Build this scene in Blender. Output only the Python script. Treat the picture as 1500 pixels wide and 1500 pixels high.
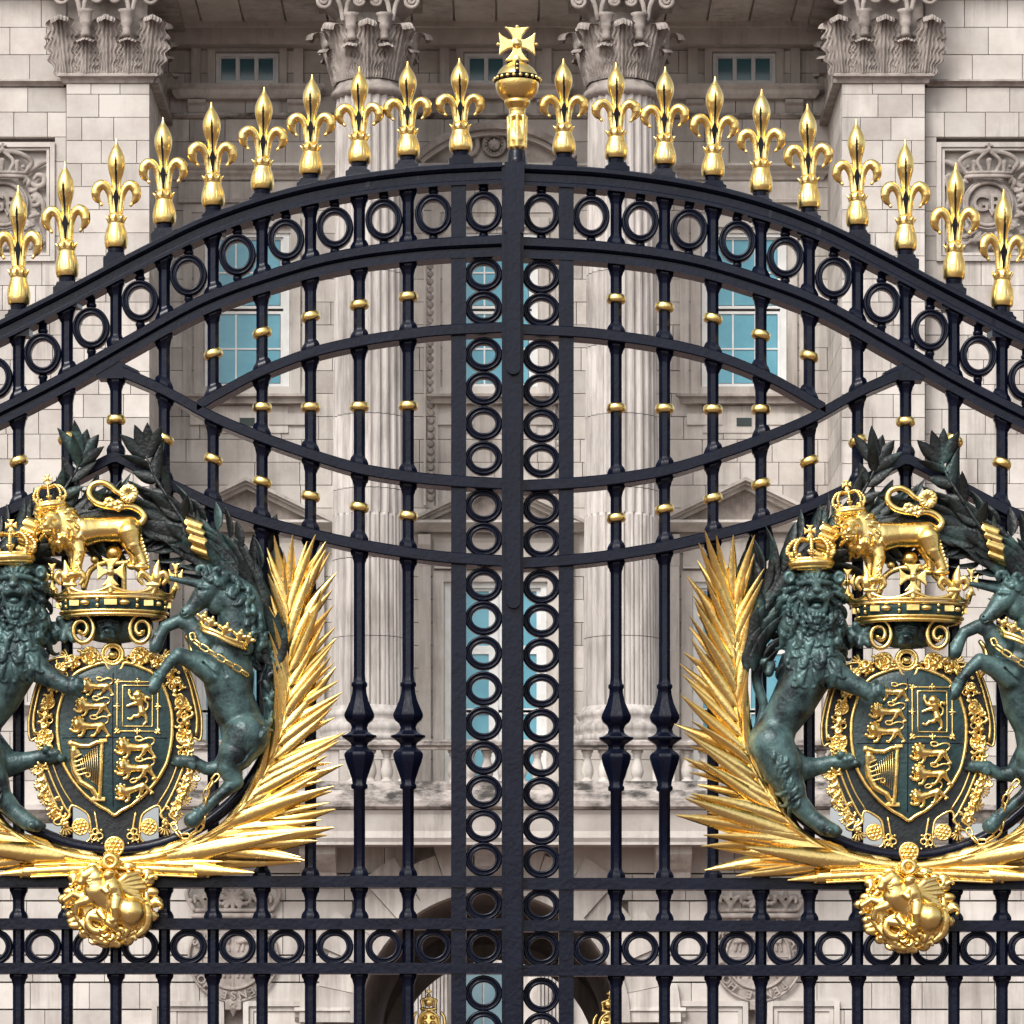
import bpy, math, random
import numpy as np
from math import sin, cos, pi, radians, sqrt, atan2
random.seed(7); RNG = np.random.default_rng(7)
scene = bpy.context.scene
for _o in list(bpy.data.objects): bpy.data.objects.remove(_o)
COL = scene.collection

# ------------------------------------------------------------------ camera, sky, sun, exposure
CAM_H, CAM_D, FPX = 1.65, 13.0, 5850.0          # eye height, metres to the gate, focal length in photo pixels
HX, HY = 740.0, 1620.0                          # where the optical axis meets the photo
cam_data = bpy.data.cameras.new('camera'); cam = bpy.data.objects.new('camera', cam_data); COL.objects.link(cam)
cam.location = (0, -CAM_D, CAM_H); cam.rotation_euler = (radians(90), 0, 0)
cam_data.sensor_width = 36.0; cam_data.lens = 36.0 * FPX / 1500.0
cam_data.shift_x = (750 - HX) / 1500.0; cam_data.shift_y = (HY - 750) / 1500.0
cam_data.clip_start = 0.1; cam_data.clip_end = 5000
scene.camera = cam
SUN_EL, SUN_AZ = radians(43), radians(-28)      # high, from behind the camera's left shoulder
world = bpy.data.worlds.new('World'); scene.world = world; world.use_nodes = True
wn, wl = world.node_tree.nodes, world.node_tree.links
sky = wn.new('ShaderNodeTexSky'); sky.sky_type = 'NISHITA'; sky.sun_disc = False
sky.sun_elevation = SUN_EL; sky.sun_rotation = radians(180) + SUN_AZ * -1
sky.air_density = 1.0; sky.dust_density = 4.0; sky.ozone_density = 1.0
hsv = wn.new('ShaderNodeHueSaturation'); hsv.inputs['Saturation'].default_value = 0.28
wl.new(sky.outputs[0], hsv.inputs['Color']); wl.new(hsv.outputs[0], wn['Background'].inputs['Color'])
wn['Background'].inputs['Strength'].default_value = 0.15
sun_data = bpy.data.lights.new('sun', 'SUN'); sun = bpy.data.objects.new('sun', sun_data); COL.objects.link(sun)
sun_data.energy = 1.3; sun_data.angle = radians(20); sun_data.color = (1.0, 0.97, 0.93)
# direction towards the sun: azimuth measured from -Y (behind the camera), negative = left
_sd = (sin(SUN_AZ) * cos(SUN_EL), -cos(SUN_AZ) * cos(SUN_EL), sin(SUN_EL))
from mathutils import Vector, Matrix
sun.rotation_euler = Vector(_sd).to_track_quat('Z', 'Y').to_euler(); sun.location = (-20, -30, 40)
scene.view_settings.view_transform = 'Standard'; scene.view_settings.look = 'None'
scene.view_settings.exposure = 0.50; scene.view_settings.gamma = 1.0

# ------------------------------------------------------------------ materials
def mat(name, col, rough=0.5, metal=0.0, spec=0.5, col2=None, nscale=5.0, bump=0.0, bscale=40.0, detail=6,
        rvar=0.0, blockvar=0.0, lo=0.35, hi=0.65, stretch=None, coat=0.0, streak=0.0):
    m = bpy.data.materials.new(name); m.use_nodes = True
    n, l = m.node_tree.nodes, m.node_tree.links
    b = n['Principled BSDF']
    b.inputs['Base Color'].default_value = (*col, 1); b.inputs['Roughness'].default_value = rough
    b.inputs['Metallic'].default_value = metal; b.inputs['Specular IOR Level'].default_value = spec
    if coat: b.inputs['Coat Weight'].default_value = coat; b.inputs['Coat Roughness'].default_value = 0.15
    geo = n.new('ShaderNodeNewGeometry')
    mp = n.new('ShaderNodeMapping'); l.new(geo.outputs['Position'], mp.inputs['Vector'])
    if stretch: mp.inputs['Scale'].default_value = stretch
    cur = None
    if col2:
        t = n.new('ShaderNodeTexNoise'); t.inputs['Scale'].default_value = nscale; t.inputs['Detail'].default_value = detail
        t.inputs['Roughness'].default_value = 0.65
        l.new(mp.outputs[0], t.inputs['Vector'])
        r = n.new('ShaderNodeMapRange'); r.inputs['From Min'].default_value = lo; r.inputs['From Max'].default_value = hi
        l.new(t.outputs['Fac'], r.inputs['Value'])
        mx = n.new('ShaderNodeMix'); mx.data_type = 'RGBA'
        mx.inputs['A'].default_value = (*col, 1); mx.inputs['B'].default_value = (*col2, 1)
        l.new(r.outputs[0], mx.inputs['Factor']); cur = mx.outputs['Result']
        if rvar:
            rr = n.new('ShaderNodeMapRange'); rr.inputs['To Min'].default_value = rough - rvar; rr.inputs['To Max'].default_value = rough + rvar
            l.new(t.outputs['Fac'], rr.inputs['Value']); l.new(rr.outputs[0], b.inputs['Roughness'])
    if blockvar:
        oi = n.new('ShaderNodeObjectInfo'); ad = n.new('ShaderNodeMath'); ad.operation = 'ADD'
        l.new(oi.outputs['Random'], ad.inputs[0]); l.new(geo.outputs['Random Per Island'], ad.inputs[1])
        fr = n.new('ShaderNodeMath'); fr.operation = 'FRACT'; l.new(ad.outputs[0], fr.inputs[0])
        r2 = n.new('ShaderNodeMapRange'); r2.inputs['To Min'].default_value = 1 - blockvar; r2.inputs['To Max'].default_value = 1 + blockvar * 0.6
        l.new(fr.outputs[0], r2.inputs['Value'])
        hs = n.new('ShaderNodeHueSaturation'); l.new(r2.outputs[0], hs.inputs['Value'])
        if cur: l.new(cur, hs.inputs['Color'])
        else: hs.inputs['Color'].default_value = (*col, 1)
        cur = hs.outputs[0]
    if streak:                                # rain-washed soot: tall thin runs, broken up by a broad noise
        mp2 = n.new('ShaderNodeMapping'); mp2.inputs['Scale'].default_value = (3.4, 3.4, 0.22); l.new(geo.outputs['Position'], mp2.inputs['Vector'])
        ts = n.new('ShaderNodeTexNoise'); ts.inputs['Scale'].default_value = 1.6; ts.inputs['Detail'].default_value = 8; ts.inputs['Roughness'].default_value = .7; l.new(mp2.outputs[0], ts.inputs['Vector'])
        tb = n.new('ShaderNodeTexNoise'); tb.inputs['Scale'].default_value = .55; tb.inputs['Detail'].default_value = 5; l.new(geo.outputs['Position'], tb.inputs['Vector'])
        mu = n.new('ShaderNodeMath'); mu.operation = 'MULTIPLY'; l.new(ts.outputs['Fac'], mu.inputs[0]); l.new(tb.outputs['Fac'], mu.inputs[1])
        rs = n.new('ShaderNodeMapRange'); rs.inputs['From Min'].default_value = .24; rs.inputs['From Max'].default_value = .42; rs.inputs['To Max'].default_value = streak; l.new(mu.outputs[0], rs.inputs['Value'])
        ms = n.new('ShaderNodeMix'); ms.data_type = 'RGBA'; ms.inputs['B'].default_value = (0.11, 0.088, 0.075, 1); l.new(rs.outputs[0], ms.inputs['Factor']); l.new(cur, ms.inputs['A']); cur = ms.outputs['Result']
    if cur: l.new(cur, b.inputs['Base Color'])
    if bump:
        t2 = n.new('ShaderNodeTexNoise'); t2.inputs['Scale'].default_value = bscale; t2.inputs['Detail'].default_value = 4
        l.new(mp.outputs[0], t2.inputs['Vector'])
        bp = n.new('ShaderNodeBump'); bp.inputs['Strength'].default_value = bump; bp.inputs['Distance'].default_value = 0.01
        l.new(t2.outputs['Fac'], bp.inputs['Height']); l.new(bp.outputs[0], b.inputs['Normal'])
    return m

M = {}
M['paint'] = mat('gate_paint', (0.0020, 0.0032, 0.0105), 0.25, 0, 0.24, (0.0040, 0.0060, 0.0165), 14, 0.11, 62, rvar=0.09)
M['gold'] = mat('gold_leaf', (0.98, 0.75, 0.30), 0.28, 1.0, 0.5, (0.93, 0.64, 0.20), 11, 0.14, 55, rvar=0.11)
M['groove'] = mat('groove_paint', (0.004, 0.0045, 0.008), 0.6, 0, 0.15)
M['bronze'] = mat('patinated_bronze', (0.008, 0.014, 0.018), 0.37, 0.25, 0.5, (0.115, 0.215, 0.210), 12, 0.25, 90, rvar=0.10, lo=0.37, hi=0.74)
M['leafbronze'] = mat('laurel_bronze', (0.013, 0.017, 0.017), 0.42, 0.1, 0.5, (0.055, 0.125, 0.115), 9, 0.4, 80, lo=0.50, hi=0.78, blockvar=0.4)
M['enamel'] = mat('shield_enamel', (0.012, 0.030, 0.034), 0.38, 0.1, 0.5, (0.026, 0.070, 0.070), 12, 0.25, 60, lo=0.4, hi=0.75)
M['stone'] = mat('portland_stone', (0.575, 0.535, 0.492), 0.85, 0, 0.3, (0.42, 0.372, 0.335), 1.5, 0.25, 14, blockvar=0.17, lo=0.40, hi=0.74, detail=9, streak=.55)
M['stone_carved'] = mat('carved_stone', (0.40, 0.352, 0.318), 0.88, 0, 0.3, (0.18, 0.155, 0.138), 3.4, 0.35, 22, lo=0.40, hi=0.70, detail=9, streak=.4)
M['stone_col'] = mat('column_stone', (0.54, 0.50, 0.468), 0.85, 0, 0.3, (0.27, 0.245, 0.222), 2.6, 0.2, 14, blockvar=0.10, lo=0.42, hi=0.74, detail=10, stretch=(2.2, 2.2, 0.35), streak=.65)
M['stone_dirty'] = mat('weathered_stone', (0.48, 0.43, 0.395), 0.9, 0, 0.3, (0.06, 0.056, 0.052), 2.6, 0.4, 18, lo=0.42, hi=0.62, detail=10, stretch=(0.7, 0.7, 1.6), streak=.5)
M['mortar'] = mat('joint_mortar', (0.20, 0.165, 0.148), 0.95, 0, 0.2)
M['darkbronze'] = mat('dark_bronze', (0.006, 0.008, 0.010), 0.38, 0.1, 0.5, (0.011, 0.020, 0.021), 10, 0.2, 60, lo=0.4, hi=0.75)
M['white'] = mat('window_paint', (0.74, 0.74, 0.73), 0.45, 0, 0.4, (0.62, 0.62, 0.60), 3)
M['glass'] = mat('window_glass_blue_blind', (0.075, 0.275, 0.365), 0.08, 0, 0.5, (0.13, 0.36, 0.45), 1.1, 0.03, 2.2)
M['glass_pale'] = mat('window_glass_pale', (0.10, 0.17, 0.20), 0.10, 0, 0.5, (0.16, 0.24, 0.27), 0.6)
M['glass_dark'] = mat('window_glass_dark', (0.035, 0.115, 0.145), 0.10, 0, 0.5, (0.05, 0.15, 0.18), 0.8)
M['vent'] = mat('vent_metal', (0.02, 0.035, 0.033), 0.6)
M['ground'] = mat('red_tarmac', (0.16, 0.105, 0.092), 0.9, 0, 0.3, (0.125, 0.088, 0.08), 0.6, 0.3, 60)

# ------------------------------------------------------------------ coordinates
def W(px, py, Y):                      # photo pixel measured at depth Y -> metres
    s = (Y + CAM_D) / FPX
    return ((px - HX) * s, Y, CAM_H + (HY - py) * s)
def G(p):                              # gate drawing units (px right, py down, d towards viewer; 450 to the metre)
    p = np.asarray(p, float)
    if p.ndim == 1: p = p[None]
    return np.stack([(p[:, 0] - HX) / 450.0, -p[:, 2] / 450.0, CAM_H + (HY - p[:, 1]) / 450.0], 1)

# ------------------------------------------------------------------ object helpers
def _origin(parent):
    o = np.zeros(3)
    while parent is not None:
        o += np.array(parent.location); parent = parent.parent
    return o
def mesh_obj(name, V, F, m, parent=None, smooth=False, label=None, kind=None):
    V = np.asarray(V, float) - _origin(parent)
    me = bpy.data.meshes.new(name); me.from_pydata(V.tolist(), [], [list(map(int, f)) for f in F]) if not isinstance(F, np.ndarray) else me.from_pydata(V.tolist(), [], F.tolist())
    if m is not None: me.materials.append(m)
    if smooth: me.polygons.foreach_set('use_smooth', np.ones(len(me.polygons), bool))
    me.update()
    o = bpy.data.objects.new(name, me); COL.objects.link(o); o.parent = parent
    if label: o['label'] = label
    if kind: o['kind'] = kind
    return o
def inst(name, me, loc, parent, rot=(0, 0, 0), scale=(1, 1, 1), label=None):
    o = bpy.data.objects.new(name, me); COL.objects.link(o); o.parent = parent
    o.location = Vector(loc) - Vector(_origin(parent)); o.rotation_euler = rot; o.scale = scale
    if label: o['label'] = label
    return o
def thing(name, label, cat, loc, group=None):
    o = bpy.data.objects.new(name, None); COL.objects.link(o); o.location = loc; o.empty_display_size = 0.2
    o['label'] = label; o['category'] = cat
    if group: o['group'] = group
    return o
def copy_tree(o, parent=None):
    c = o.copy(); COL.objects.link(c); c.parent = parent
    for ch in o.children: copy_tree(ch, c)
    return c

class MB:                               # collects shapes into one mesh
    def __init__(s): s.V = []; s.F = []
    def add(s, V, F):
        n = sum(len(v) for v in s.V); s.V.append(np.asarray(V, float).reshape(-1, 3)); s.F += [[i + n for i in f] for f in F]; return s
    def box(s, x0, x1, y0, y1, z0, z1):
        V = [(x, y, z) for x in (x0, x1) for y in (y0, y1) for z in (z0, z1)]
        return s.add(V, BOXF)
    def tube(s, pts, r, n=8, cap=True, squash=1.0):
        V, F = tube(pts, r, n, cap); return s.add(V, F)
    def build(s, name, m, parent=None, smooth=False, conv=None, **k):
        V = np.concatenate(s.V)
        if conv is not None: V = conv(V)
        return mesh_obj(name, V, s.F, m, parent, smooth, **k)
BOXF = [(0, 1, 3, 2), (4, 6, 7, 5), (0, 4, 5, 1), (2, 3, 7, 6), (0, 2, 6, 4), (1, 5, 7, 3)]
def spline(pts, n=None, closed=False, per=6):
    P = np.asarray(pts, float); out = []
    N = len(P); rng_ = range(N if closed else N - 1)
    for i in rng_:
        p0 = P[(i - 1) % N] if (closed or i > 0) else 2 * P[0] - P[1]
        p1 = P[i]; p2 = P[(i + 1) % N]
        p3 = P[(i + 2) % N] if (closed or i + 2 < N) else 2 * P[-1] - P[-2]
        for k in range(per):
            t = k / per
            out.append(0.5 * ((2 * p1) + (-p0 + p2) * t + (2 * p0 - 5 * p1 + 4 * p2 - p3) * t * t + (-p0 + 3 * p1 - 3 * p2 + p3) * t ** 3))
    if not closed: out.append(P[-1])
    return np.array(out)
def tube(pts, r, n=8, cap=True, closed=False):
    P = np.asarray(pts, float); N = len(P)
    R = np.full(N, r, float) if np.isscalar(r) else np.interp(np.linspace(0, 1, N), np.linspace(0, 1, len(r)), r)
    if closed: T = np.roll(P, -1, 0) - np.roll(P, 1, 0)
    else: T = np.gradient(P, axis=0)
    T /= np.linalg.norm(T, axis=1)[:, None] + 1e-9
    up = np.array([0, 0, 1.0]) if abs(T[0][2]) < 0.9 else np.array([1.0, 0, 0])
    V = []
    for i in range(N):
        a = np.cross(T[i], up); a /= np.linalg.norm(a) + 1e-9; b = np.cross(T[i], a); up = -b if False else np.cross(a, T[i])
        th = np.arange(n) * 2 * pi / n
        V.append(P[i] + R[i] * (np.cos(th)[:, None] * a + np.sin(th)[:, None] * up))
    V = np.concatenate(V); F = []
    for i in range(N if closed else N - 1):
        j = (i + 1) % N
        for k in range(n):
            F.append((i * n + k, i * n + (k + 1) % n, j * n + (k + 1) % n, j * n + k))
    if cap and not closed: F.append(tuple(range(n))[::-1]); F.append(tuple(range((N - 1) * n, N * n)))
    return V, F
def lathe(prof, n=16, c=(0, 0, 0), axis='y', sq=1.0, shear=None):
    """prof: (r, h) pairs; in gate units the axis is py; sq squashes the depth."""
    V = []; F = []; th = np.arange(n) * 2 * pi / n
    for r, h in prof:
        if axis == 'y': V.append(np.stack([c[0] + r * np.cos(th), np.full(n, c[1] + h), c[2] + sq * r * np.sin(th)], 1))
        else: V.append(np.stack([c[0] + r * np.cos(th), c[1] + sq * r * np.sin(th), np.full(n, c[2] + h)], 1))
    for i in range(len(prof) - 1):
        for k in range(n): F.append((i * n + k, i * n + (k + 1) % n, (i + 1) * n + (k + 1) % n, (i + 1) * n + k))
    F.append(tuple(range(n))[::-1]); F.append(tuple(range((len(prof) - 1) * n, len(prof) * n)))
    return np.concatenate(V), F
def prism(outline, d0, d1, bev=0.0):
    """outline in (px,py), extruded in depth d0..d1 (gate units)"""
    P = np.asarray(outline, float); n = len(P)
    V = np.concatenate([np.c_[P, np.full(n, d0)], np.c_[P, np.full(n, d1)]]); F = [tuple(range(n)), tuple(range(2 * n - 1, n - 1, -1))]
    for i in range(n): F.append((i, i + n, (i + 1) % n + n, (i + 1) % n))
    return V, F

# ------------------------------------------------------------------ sculpting: signed distance field + surface nets
class SDF:
    def __init__(s, lo, hi, h):
        s.lo = np.array(lo, float); s.h = h
        s.n = np.ceil((np.array(hi) - s.lo) / h).astype(int) + 1
        s.ax = [s.lo[i] + np.arange(s.n[i]) * h for i in range(3)]
        s.D = np.full(s.n, 50.0, np.float32)
    def _sub(s, lo, hi):
        a = np.clip(np.floor((np.array(lo) - s.lo) / s.h).astype(int), 0, s.n); b = np.clip(np.ceil((np.array(hi) - s.lo) / s.h).astype(int) + 1, 0, s.n)
        sl = tuple(slice(a[i], b[i]) for i in range(3))
        X = s.ax[0][sl[0]][:, None, None].astype(np.float32); Y = s.ax[1][sl[1]][None, :, None].astype(np.float32); Z = s.ax[2][sl[2]][None, None, :].astype(np.float32)
        return sl, X, Y, Z
    def _mix(s, sl, d, k, op):
        if op == 'u': d = d - getattr(s, 'fat', 0.0)
        A = s.D[sl]; k = k * getattr(s, 'ks', 1.0)
        if A.size == 0: return
        if op == 'u':
            if k <= 0: s.D[sl] = np.minimum(A, d); return
            h = np.clip(0.5 + 0.5 * (A - d) / k, 0, 1); s.D[sl] = A * (1 - h) + d * h - k * h * (1 - h)
        else:
            d = -d; k = max(k, 1e-3)
            h = np.clip(0.5 - 0.5 * (A - d) / k, 0, 1); s.D[sl] = A * (1 - h) + d * h + k * h * (1 - h)
    def cone(s, a, b, ra, rb, k=2.0, op='u'):
        a = np.array(a, float); b = np.array(b, float); R = max(ra, rb) + k + 2.5 * s.h
        sl, X, Y, Z = s._sub(np.minimum(a, b) - R, np.maximum(a, b) + R)
        ba = b - a; L2 = float(ba @ ba) + 1e-9
        t = np.clip(((X - a[0]) * ba[0] + (Y - a[1]) * ba[1] + (Z - a[2]) * ba[2]) / L2, 0, 1)
        d = np.sqrt((X - a[0] - t * ba[0]) ** 2 + (Y - a[1] - t * ba[1]) ** 2 + (Z - a[2] - t * ba[2]) ** 2) - (ra + (rb - ra) * t)
        s._mix(sl, d.astype(np.float32), k, op); return s
    def poly(s, pts, r, k=2.0, op='u'):
        """chain of tapered capsules, joined sharply along the chain, blended into the rest with k"""
        P = np.asarray(pts, float); N = len(P); R = np.full(N, r, float) if np.isscalar(r) else np.interp(np.linspace(0, 1, N), np.linspace(0, 1, len(r)), r)
        pad = R.max() + k + 2.5 * s.h; sl, X, Y, Z = s._sub(P.min(0) - pad, P.max(0) + pad); B = None
        for i in range(N - 1):
            a, b = P[i], P[i + 1]; ba = b - a; L2 = float(ba @ ba) + 1e-9
            t = np.clip(((X - a[0]) * ba[0] + (Y - a[1]) * ba[1] + (Z - a[2]) * ba[2]) / L2, 0, 1)
            d = np.sqrt((X - a[0] - t * ba[0]) ** 2 + (Y - a[1] - t * ba[1]) ** 2 + (Z - a[2] - t * ba[2]) ** 2) - (R[i] + (R[i + 1] - R[i]) * t)
            B = d if B is None else np.minimum(B, d)
        s._mix(sl, B.astype(np.float32), k, op); return s
    def plate(s, pts, z0, z1, rd=.6, k=.4, rot=0.0):
        """flat plate cut to a polygon (px, py), between depths z0 and z1"""
        P = np.asarray(pts, float); pad = k + 2.5 * s.h + rd
        sl, X, Y, Z = s._sub((*(P.min(0) - pad), z0 - pad), (*(P.max(0) + pad), z1 + pad)); X = X[:, :, 0]; Y = Y[:, :, 0]; D2 = np.full(np.broadcast(X, Y).shape, 1e9, np.float32); sg = np.ones_like(D2); n = len(P)
        for i in range(n):
            a, b = P[i], P[i - 1]; ex, ey = b - a; wx, wy = X - a[0], Y - a[1]; t = np.clip((wx * ex + wy * ey) / (ex * ex + ey * ey + 1e-9), 0, 1)
            D2 = np.minimum(D2, (wx - ex * t) ** 2 + (wy - ey * t) ** 2)
            c1 = Y >= a[1]; c2 = Y < b[1]; c3 = ex * wy > ey * wx; f = (c1 & c2 & c3) | (~c1 & ~c2 & ~c3); sg = np.where(f, -sg, sg)
        d = (sg * np.sqrt(D2))[:, :, None] + rd; q = np.abs(Z - (z0 + z1) / 2) - (z1 - z0) / 2 + rd
        o = np.minimum(np.maximum(d, q), 0) + np.sqrt(np.maximum(d, 0) ** 2 + np.maximum(q, 0) ** 2) - rd
        s._mix(sl, o.astype(np.float32), k, 'u'); return s
    def cross(s, c, u, v, t, waist=.22):
        """cross pattee centred at c, half sizes u and v, half thickness t"""
        for dx, dy in ((0, -1), (0, 1), (-1, 0), (1, 0)):
            f = lambda along, across: (c[0] + (dx * along + abs(dy) * across) * u, c[1] + (dy * along + abs(dx) * across) * v)
            s.plate([f(0, -waist * .8), f(.45, -waist), f(.8, -.48), f(1, -.68), f(.93, 0), f(1, .68), f(.8, .48), f(.45, waist), f(0, waist * .8)], c[2] - t, c[2] + t)
        s.ell((c[0], c[1], c[2] + t), (u * .24, v * .24, t * 1.2), .4); return s
    def top(s):
        ins = s.D < 0; n = s.n[2]; last = n - 1 - np.argmax(ins[:, :, ::-1], 2); last = np.where(ins.any(2), last, -1); s.T = np.where(last >= 0, s.lo[2] + last * s.h, -1e3); return s
    def surf(s, x, y, dflt):
        i = int(np.clip((x - s.lo[0]) / s.h, 0, s.n[0] - 1)); j = int(np.clip((y - s.lo[1]) / s.h, 0, s.n[1] - 1)); v = s.T[i, j]; return dflt if v < -500 else v
    def slock(s, x, y, ang, L, r, curl=1.2, k=.6, up=.25, dflt=30):
        """a lock of hair laid on the present front surface (call top() first)"""
        pts = []; a = ang; d = s.surf(x, y, dflt)
        for i in range(10):
            f = i / 9; dd = s.surf(x, y, d - 3); d = dd if abs(dd - d) < 9 else d + (3 if dd > d else -4); pts.append((x, y, d + up * r))
            a += curl * (0.04 + 0.55 * f * f); st = L / 9 * (1.15 - 0.4 * f); x += cos(a) * st; y += sin(a) * st
        return s.poly(pts, [r * 0.5, r * 1.05, r * 1.1, r * .85, r * 0.55, r * .3], k)
    def ell(s, c, r, k=2.0, op='u', rot=0.0):
        c = np.array(c, float); r = np.array(r, float) if not np.isscalar(r) else np.full(3, r, float); R = r.max() + k + 2.5 * s.h
        sl, X, Y, Z = s._sub(c - R, c + R)
        x = X - c[0]; y = Y - c[1]; z = Z - c[2]
        if rot: x, y = x * cos(rot) + y * sin(rot), -x * sin(rot) + y * cos(rot)
        k0 = np.sqrt((x / r[0]) ** 2 + (y / r[1]) ** 2 + (z / r[2]) ** 2)
        k1 = np.sqrt((x / r[0] ** 2) ** 2 + (y / r[1] ** 2) ** 2 + (z / r[2] ** 2) ** 2) + 1e-6
        s._mix(sl, np.where(k0 < 1e-3, -r.min(), k0 * (k0 - 1) / k1).astype(np.float32), k, op); return s
    def box(s, lo, hi, rd=1.0, k=1.0, op='u'):
        lo = np.array(lo, float); hi = np.array(hi, float); c = (lo + hi) / 2; e = (hi - lo) / 2 - rd; R = k + 2.5 * s.h
        sl, X, Y, Z = s._sub(lo - R, hi + R)
        q = [np.abs(v - c[i]) - e[i] for i, v in enumerate((X, Y, Z))]
        o = np.sqrt(sum(np.maximum(v, 0) ** 2 for v in q)); i_ = np.minimum(np.maximum(np.maximum(q[0], q[1]), q[2]), 0)
        s._mix(sl, (o + i_ - rd).astype(np.float32), k, op); return s
    def ring(s, c, R, r, k=1.0, n=14, a0=0, a1=2 * pi, sx=1, sy=1):
        t = np.linspace(a0, a1, n + 1)
        return s.poly([(c[0] + sx * R * cos(v), c[1] + sy * R * sin(v), c[2]) for v in t], r, k)
    def lock(s, p, ang, L, r, curl=1.2, k=1.0, lift=2.0):
        """one wavy lock of hair ending in a curl, lying in the picture plane"""
        pts = []; q = np.array(p, float); a = ang
        for i in range(8):
            pts.append(q.copy()); f = i / 7
            a += curl * (0.10 + 0.75 * f * f)
            st = L / 7 * (1 - 0.35 * f); q = q + np.array([cos(a) * st, sin(a) * st, lift * (0.6 - f) * 0.5])
        return s.poly(pts, [r * 0.8, r * 1.1, r, r * 0.75, r * 0.8], k)
    def mesh(s):
        D = s.D; ins = D < 0; n = s.n
        c = np.zeros(n - 1, np.int8)
        for i in (0, 1):
            for j in (0, 1):
                for k in (0, 1): c += ins[i:n[0] - 1 + i, j:n[1] - 1 + j, k:n[2] - 1 + k]
        act = np.argwhere((c > 0) & (c < 8)); idx = np.full(n - 1, -1, np.int64); idx[tuple(act.T)] = np.arange(len(act))
        P = np.zeros((len(act), 3)); cnt = np.zeros(len(act))
        cor = [np.array(q) for q in ((0, 0, 0), (1, 0, 0), (0, 1, 0), (1, 1, 0), (0, 0, 1), (1, 0, 1), (0, 1, 1), (1, 1, 1))]
        val = [D[tuple((act + q).T)].astype(float) for q in cor]
        for a, b in ((0, 1), (2, 3), (4, 5), (6, 7), (0, 2), (1, 3), (4, 6), (5, 7), (0, 4), (1, 5), (2, 6), (3, 7)):
            m = (val[a] < 0) != (val[b] < 0)
            t = (val[a][m] / (val[a][m] - val[b][m]))[:, None]
            P[m] += cor[a] * (1 - t) + cor[b] * t; cnt[m] += 1
        V = s.lo + (act + P / np.maximum(cnt, 1)[:, None]) * s.h
        Fs = []
        for ax in range(3):
            u, v = (ax + 1) % 3, (ax + 2) % 3
            sa = [slice(None)] * 3; sb = [slice(None)] * 3; sa[ax] = slice(0, -1); sb[ax] = slice(1, None)
            A = ins[tuple(sa)]; B = ins[tuple(sb)]
            E = np.argwhere(A != B); E = E[(E[:, u] > 0) & (E[:, v] > 0) & (E[:, u] < n[u] - 1) & (E[:, v] < n[v] - 1)]
            if not len(E): continue
            eu = np.zeros(3, int); eu[u] = 1; ev = np.zeros(3, int); ev[v] = 1
            q = np.stack([idx[tuple((E - eu - ev).T)], idx[tuple((E - ev).T)], idx[tuple(E.T)], idx[tuple((E - eu).T)]], 1)
            fl = A[tuple(E.T)]; q[~fl] = q[~fl][:, ::-1]; Fs.append(q[(q >= 0).all(1)])
        return V, np.concatenate(Fs)
    def build(s, name, m, parent=None, label=None):
        V, F = s.mesh()                   # G() mirrors handedness, so flip the winding
        return mesh_obj(name, G(V), F[:, ::-1].copy(), m, parent, True, label)

# ------------------------------------------------------------------ ground
g = mesh_obj('ground', [(-600, -600, 0), (600, -600, 0), (600, 1200, 0), (-600, 1200, 0)], [(0, 1, 2, 3)], M['ground']); g['kind'] = 'structure'

# ------------------------------------------------------------------ the gate leaves (gate drawing units)
BARS = [598, 526.5, 455, 384, 312.5, 241, 170, 98.5, 27.5, -43, -114, -185, -256, -327]
XS = np.arange(-410, 753, 6.0)
def curve(pts):
    P = spline(sorted(pts), per=10); return lambda x: np.interp(x, P[:, 0], P[:, 1])
top_rail = curve([(-410, 618), (-300, 592), (-200, 560), (-100, 520), (0, 474), (100, 424), (200, 371), (300, 322), (400, 287), (500, 264), (620, 248), (752, 241)])
mid_rail = curve([(-410, 735), (-300, 712), (-200, 682), (-100, 642), (0, 596), (100, 545), (200, 488), (300, 434), (400, 397), (500, 370), (620, 354), (752, 347)])
arcA = curve([(176, 538), (240, 566), (312, 605), (384, 635), (455, 660), (527, 681), (600, 693), (660, 699), (752, 704)])
arcB = curve([(286, 593), (330, 568), (384, 540), (455, 513), (527, 496), (600, 485), (660, 479), (752, 475)])
arcC = curve([(-410, 802), (-330, 800), (-240, 793), (-100, 778), (0, 748), (80, 709), (168, 664), (172, 664), (260, 708), (327, 738), (393, 760), (463, 778), (527, 792), (600, 804), (660, 811), (752, 817)])
HRAILS = [(1284, 1301), (1346, 1362), (1411, 1427)]
FOOT = 2318

def sweep(fn, x0, x1, sec, step=7.0):
    xs = np.linspace(x0, x1, max(2, int((x1 - x0) / step))); n = len(sec); V = []; F = []
    for x in xs:
        y = fn(x)
        for (dy, d) in sec: V.append((x, y + dy, d))
    for i in range(len(xs) - 1):
        for k in range(n): F.append((i * n + k, i * n + (k + 1) % n, (i + 1) * n + (k + 1) % n, (i + 1) * n + k))
    F.append(tuple(range(n))); F.append(tuple(range((len(xs) - 1) * n, len(xs) * n))[::-1])
    return np.array(V), F
SEC_TOP = [(0, -22), (0, 22), (2, 26), (8, 26), (11, 22), (13, 17), (24, 17), (26, 20), (31, 20), (31, -20), (24, -17), (13, -17), (8, -26), (2, -26)]
SEC_MID = [(0, -20), (0, 18), (2, 21), (13, 21), (16, 17), (17, 13), (20, 13), (21, 18), (31, 18), (31, -19), (22, -17), (16, -17), (2, -21)]
def sec_flat(t, d=22, b=1.6): return [(0, -d + b), (0, d - b), (b, d), (t - b, d), (t, d - b), (t, -d + b), (t - b, -d), (b, -d)]

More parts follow.
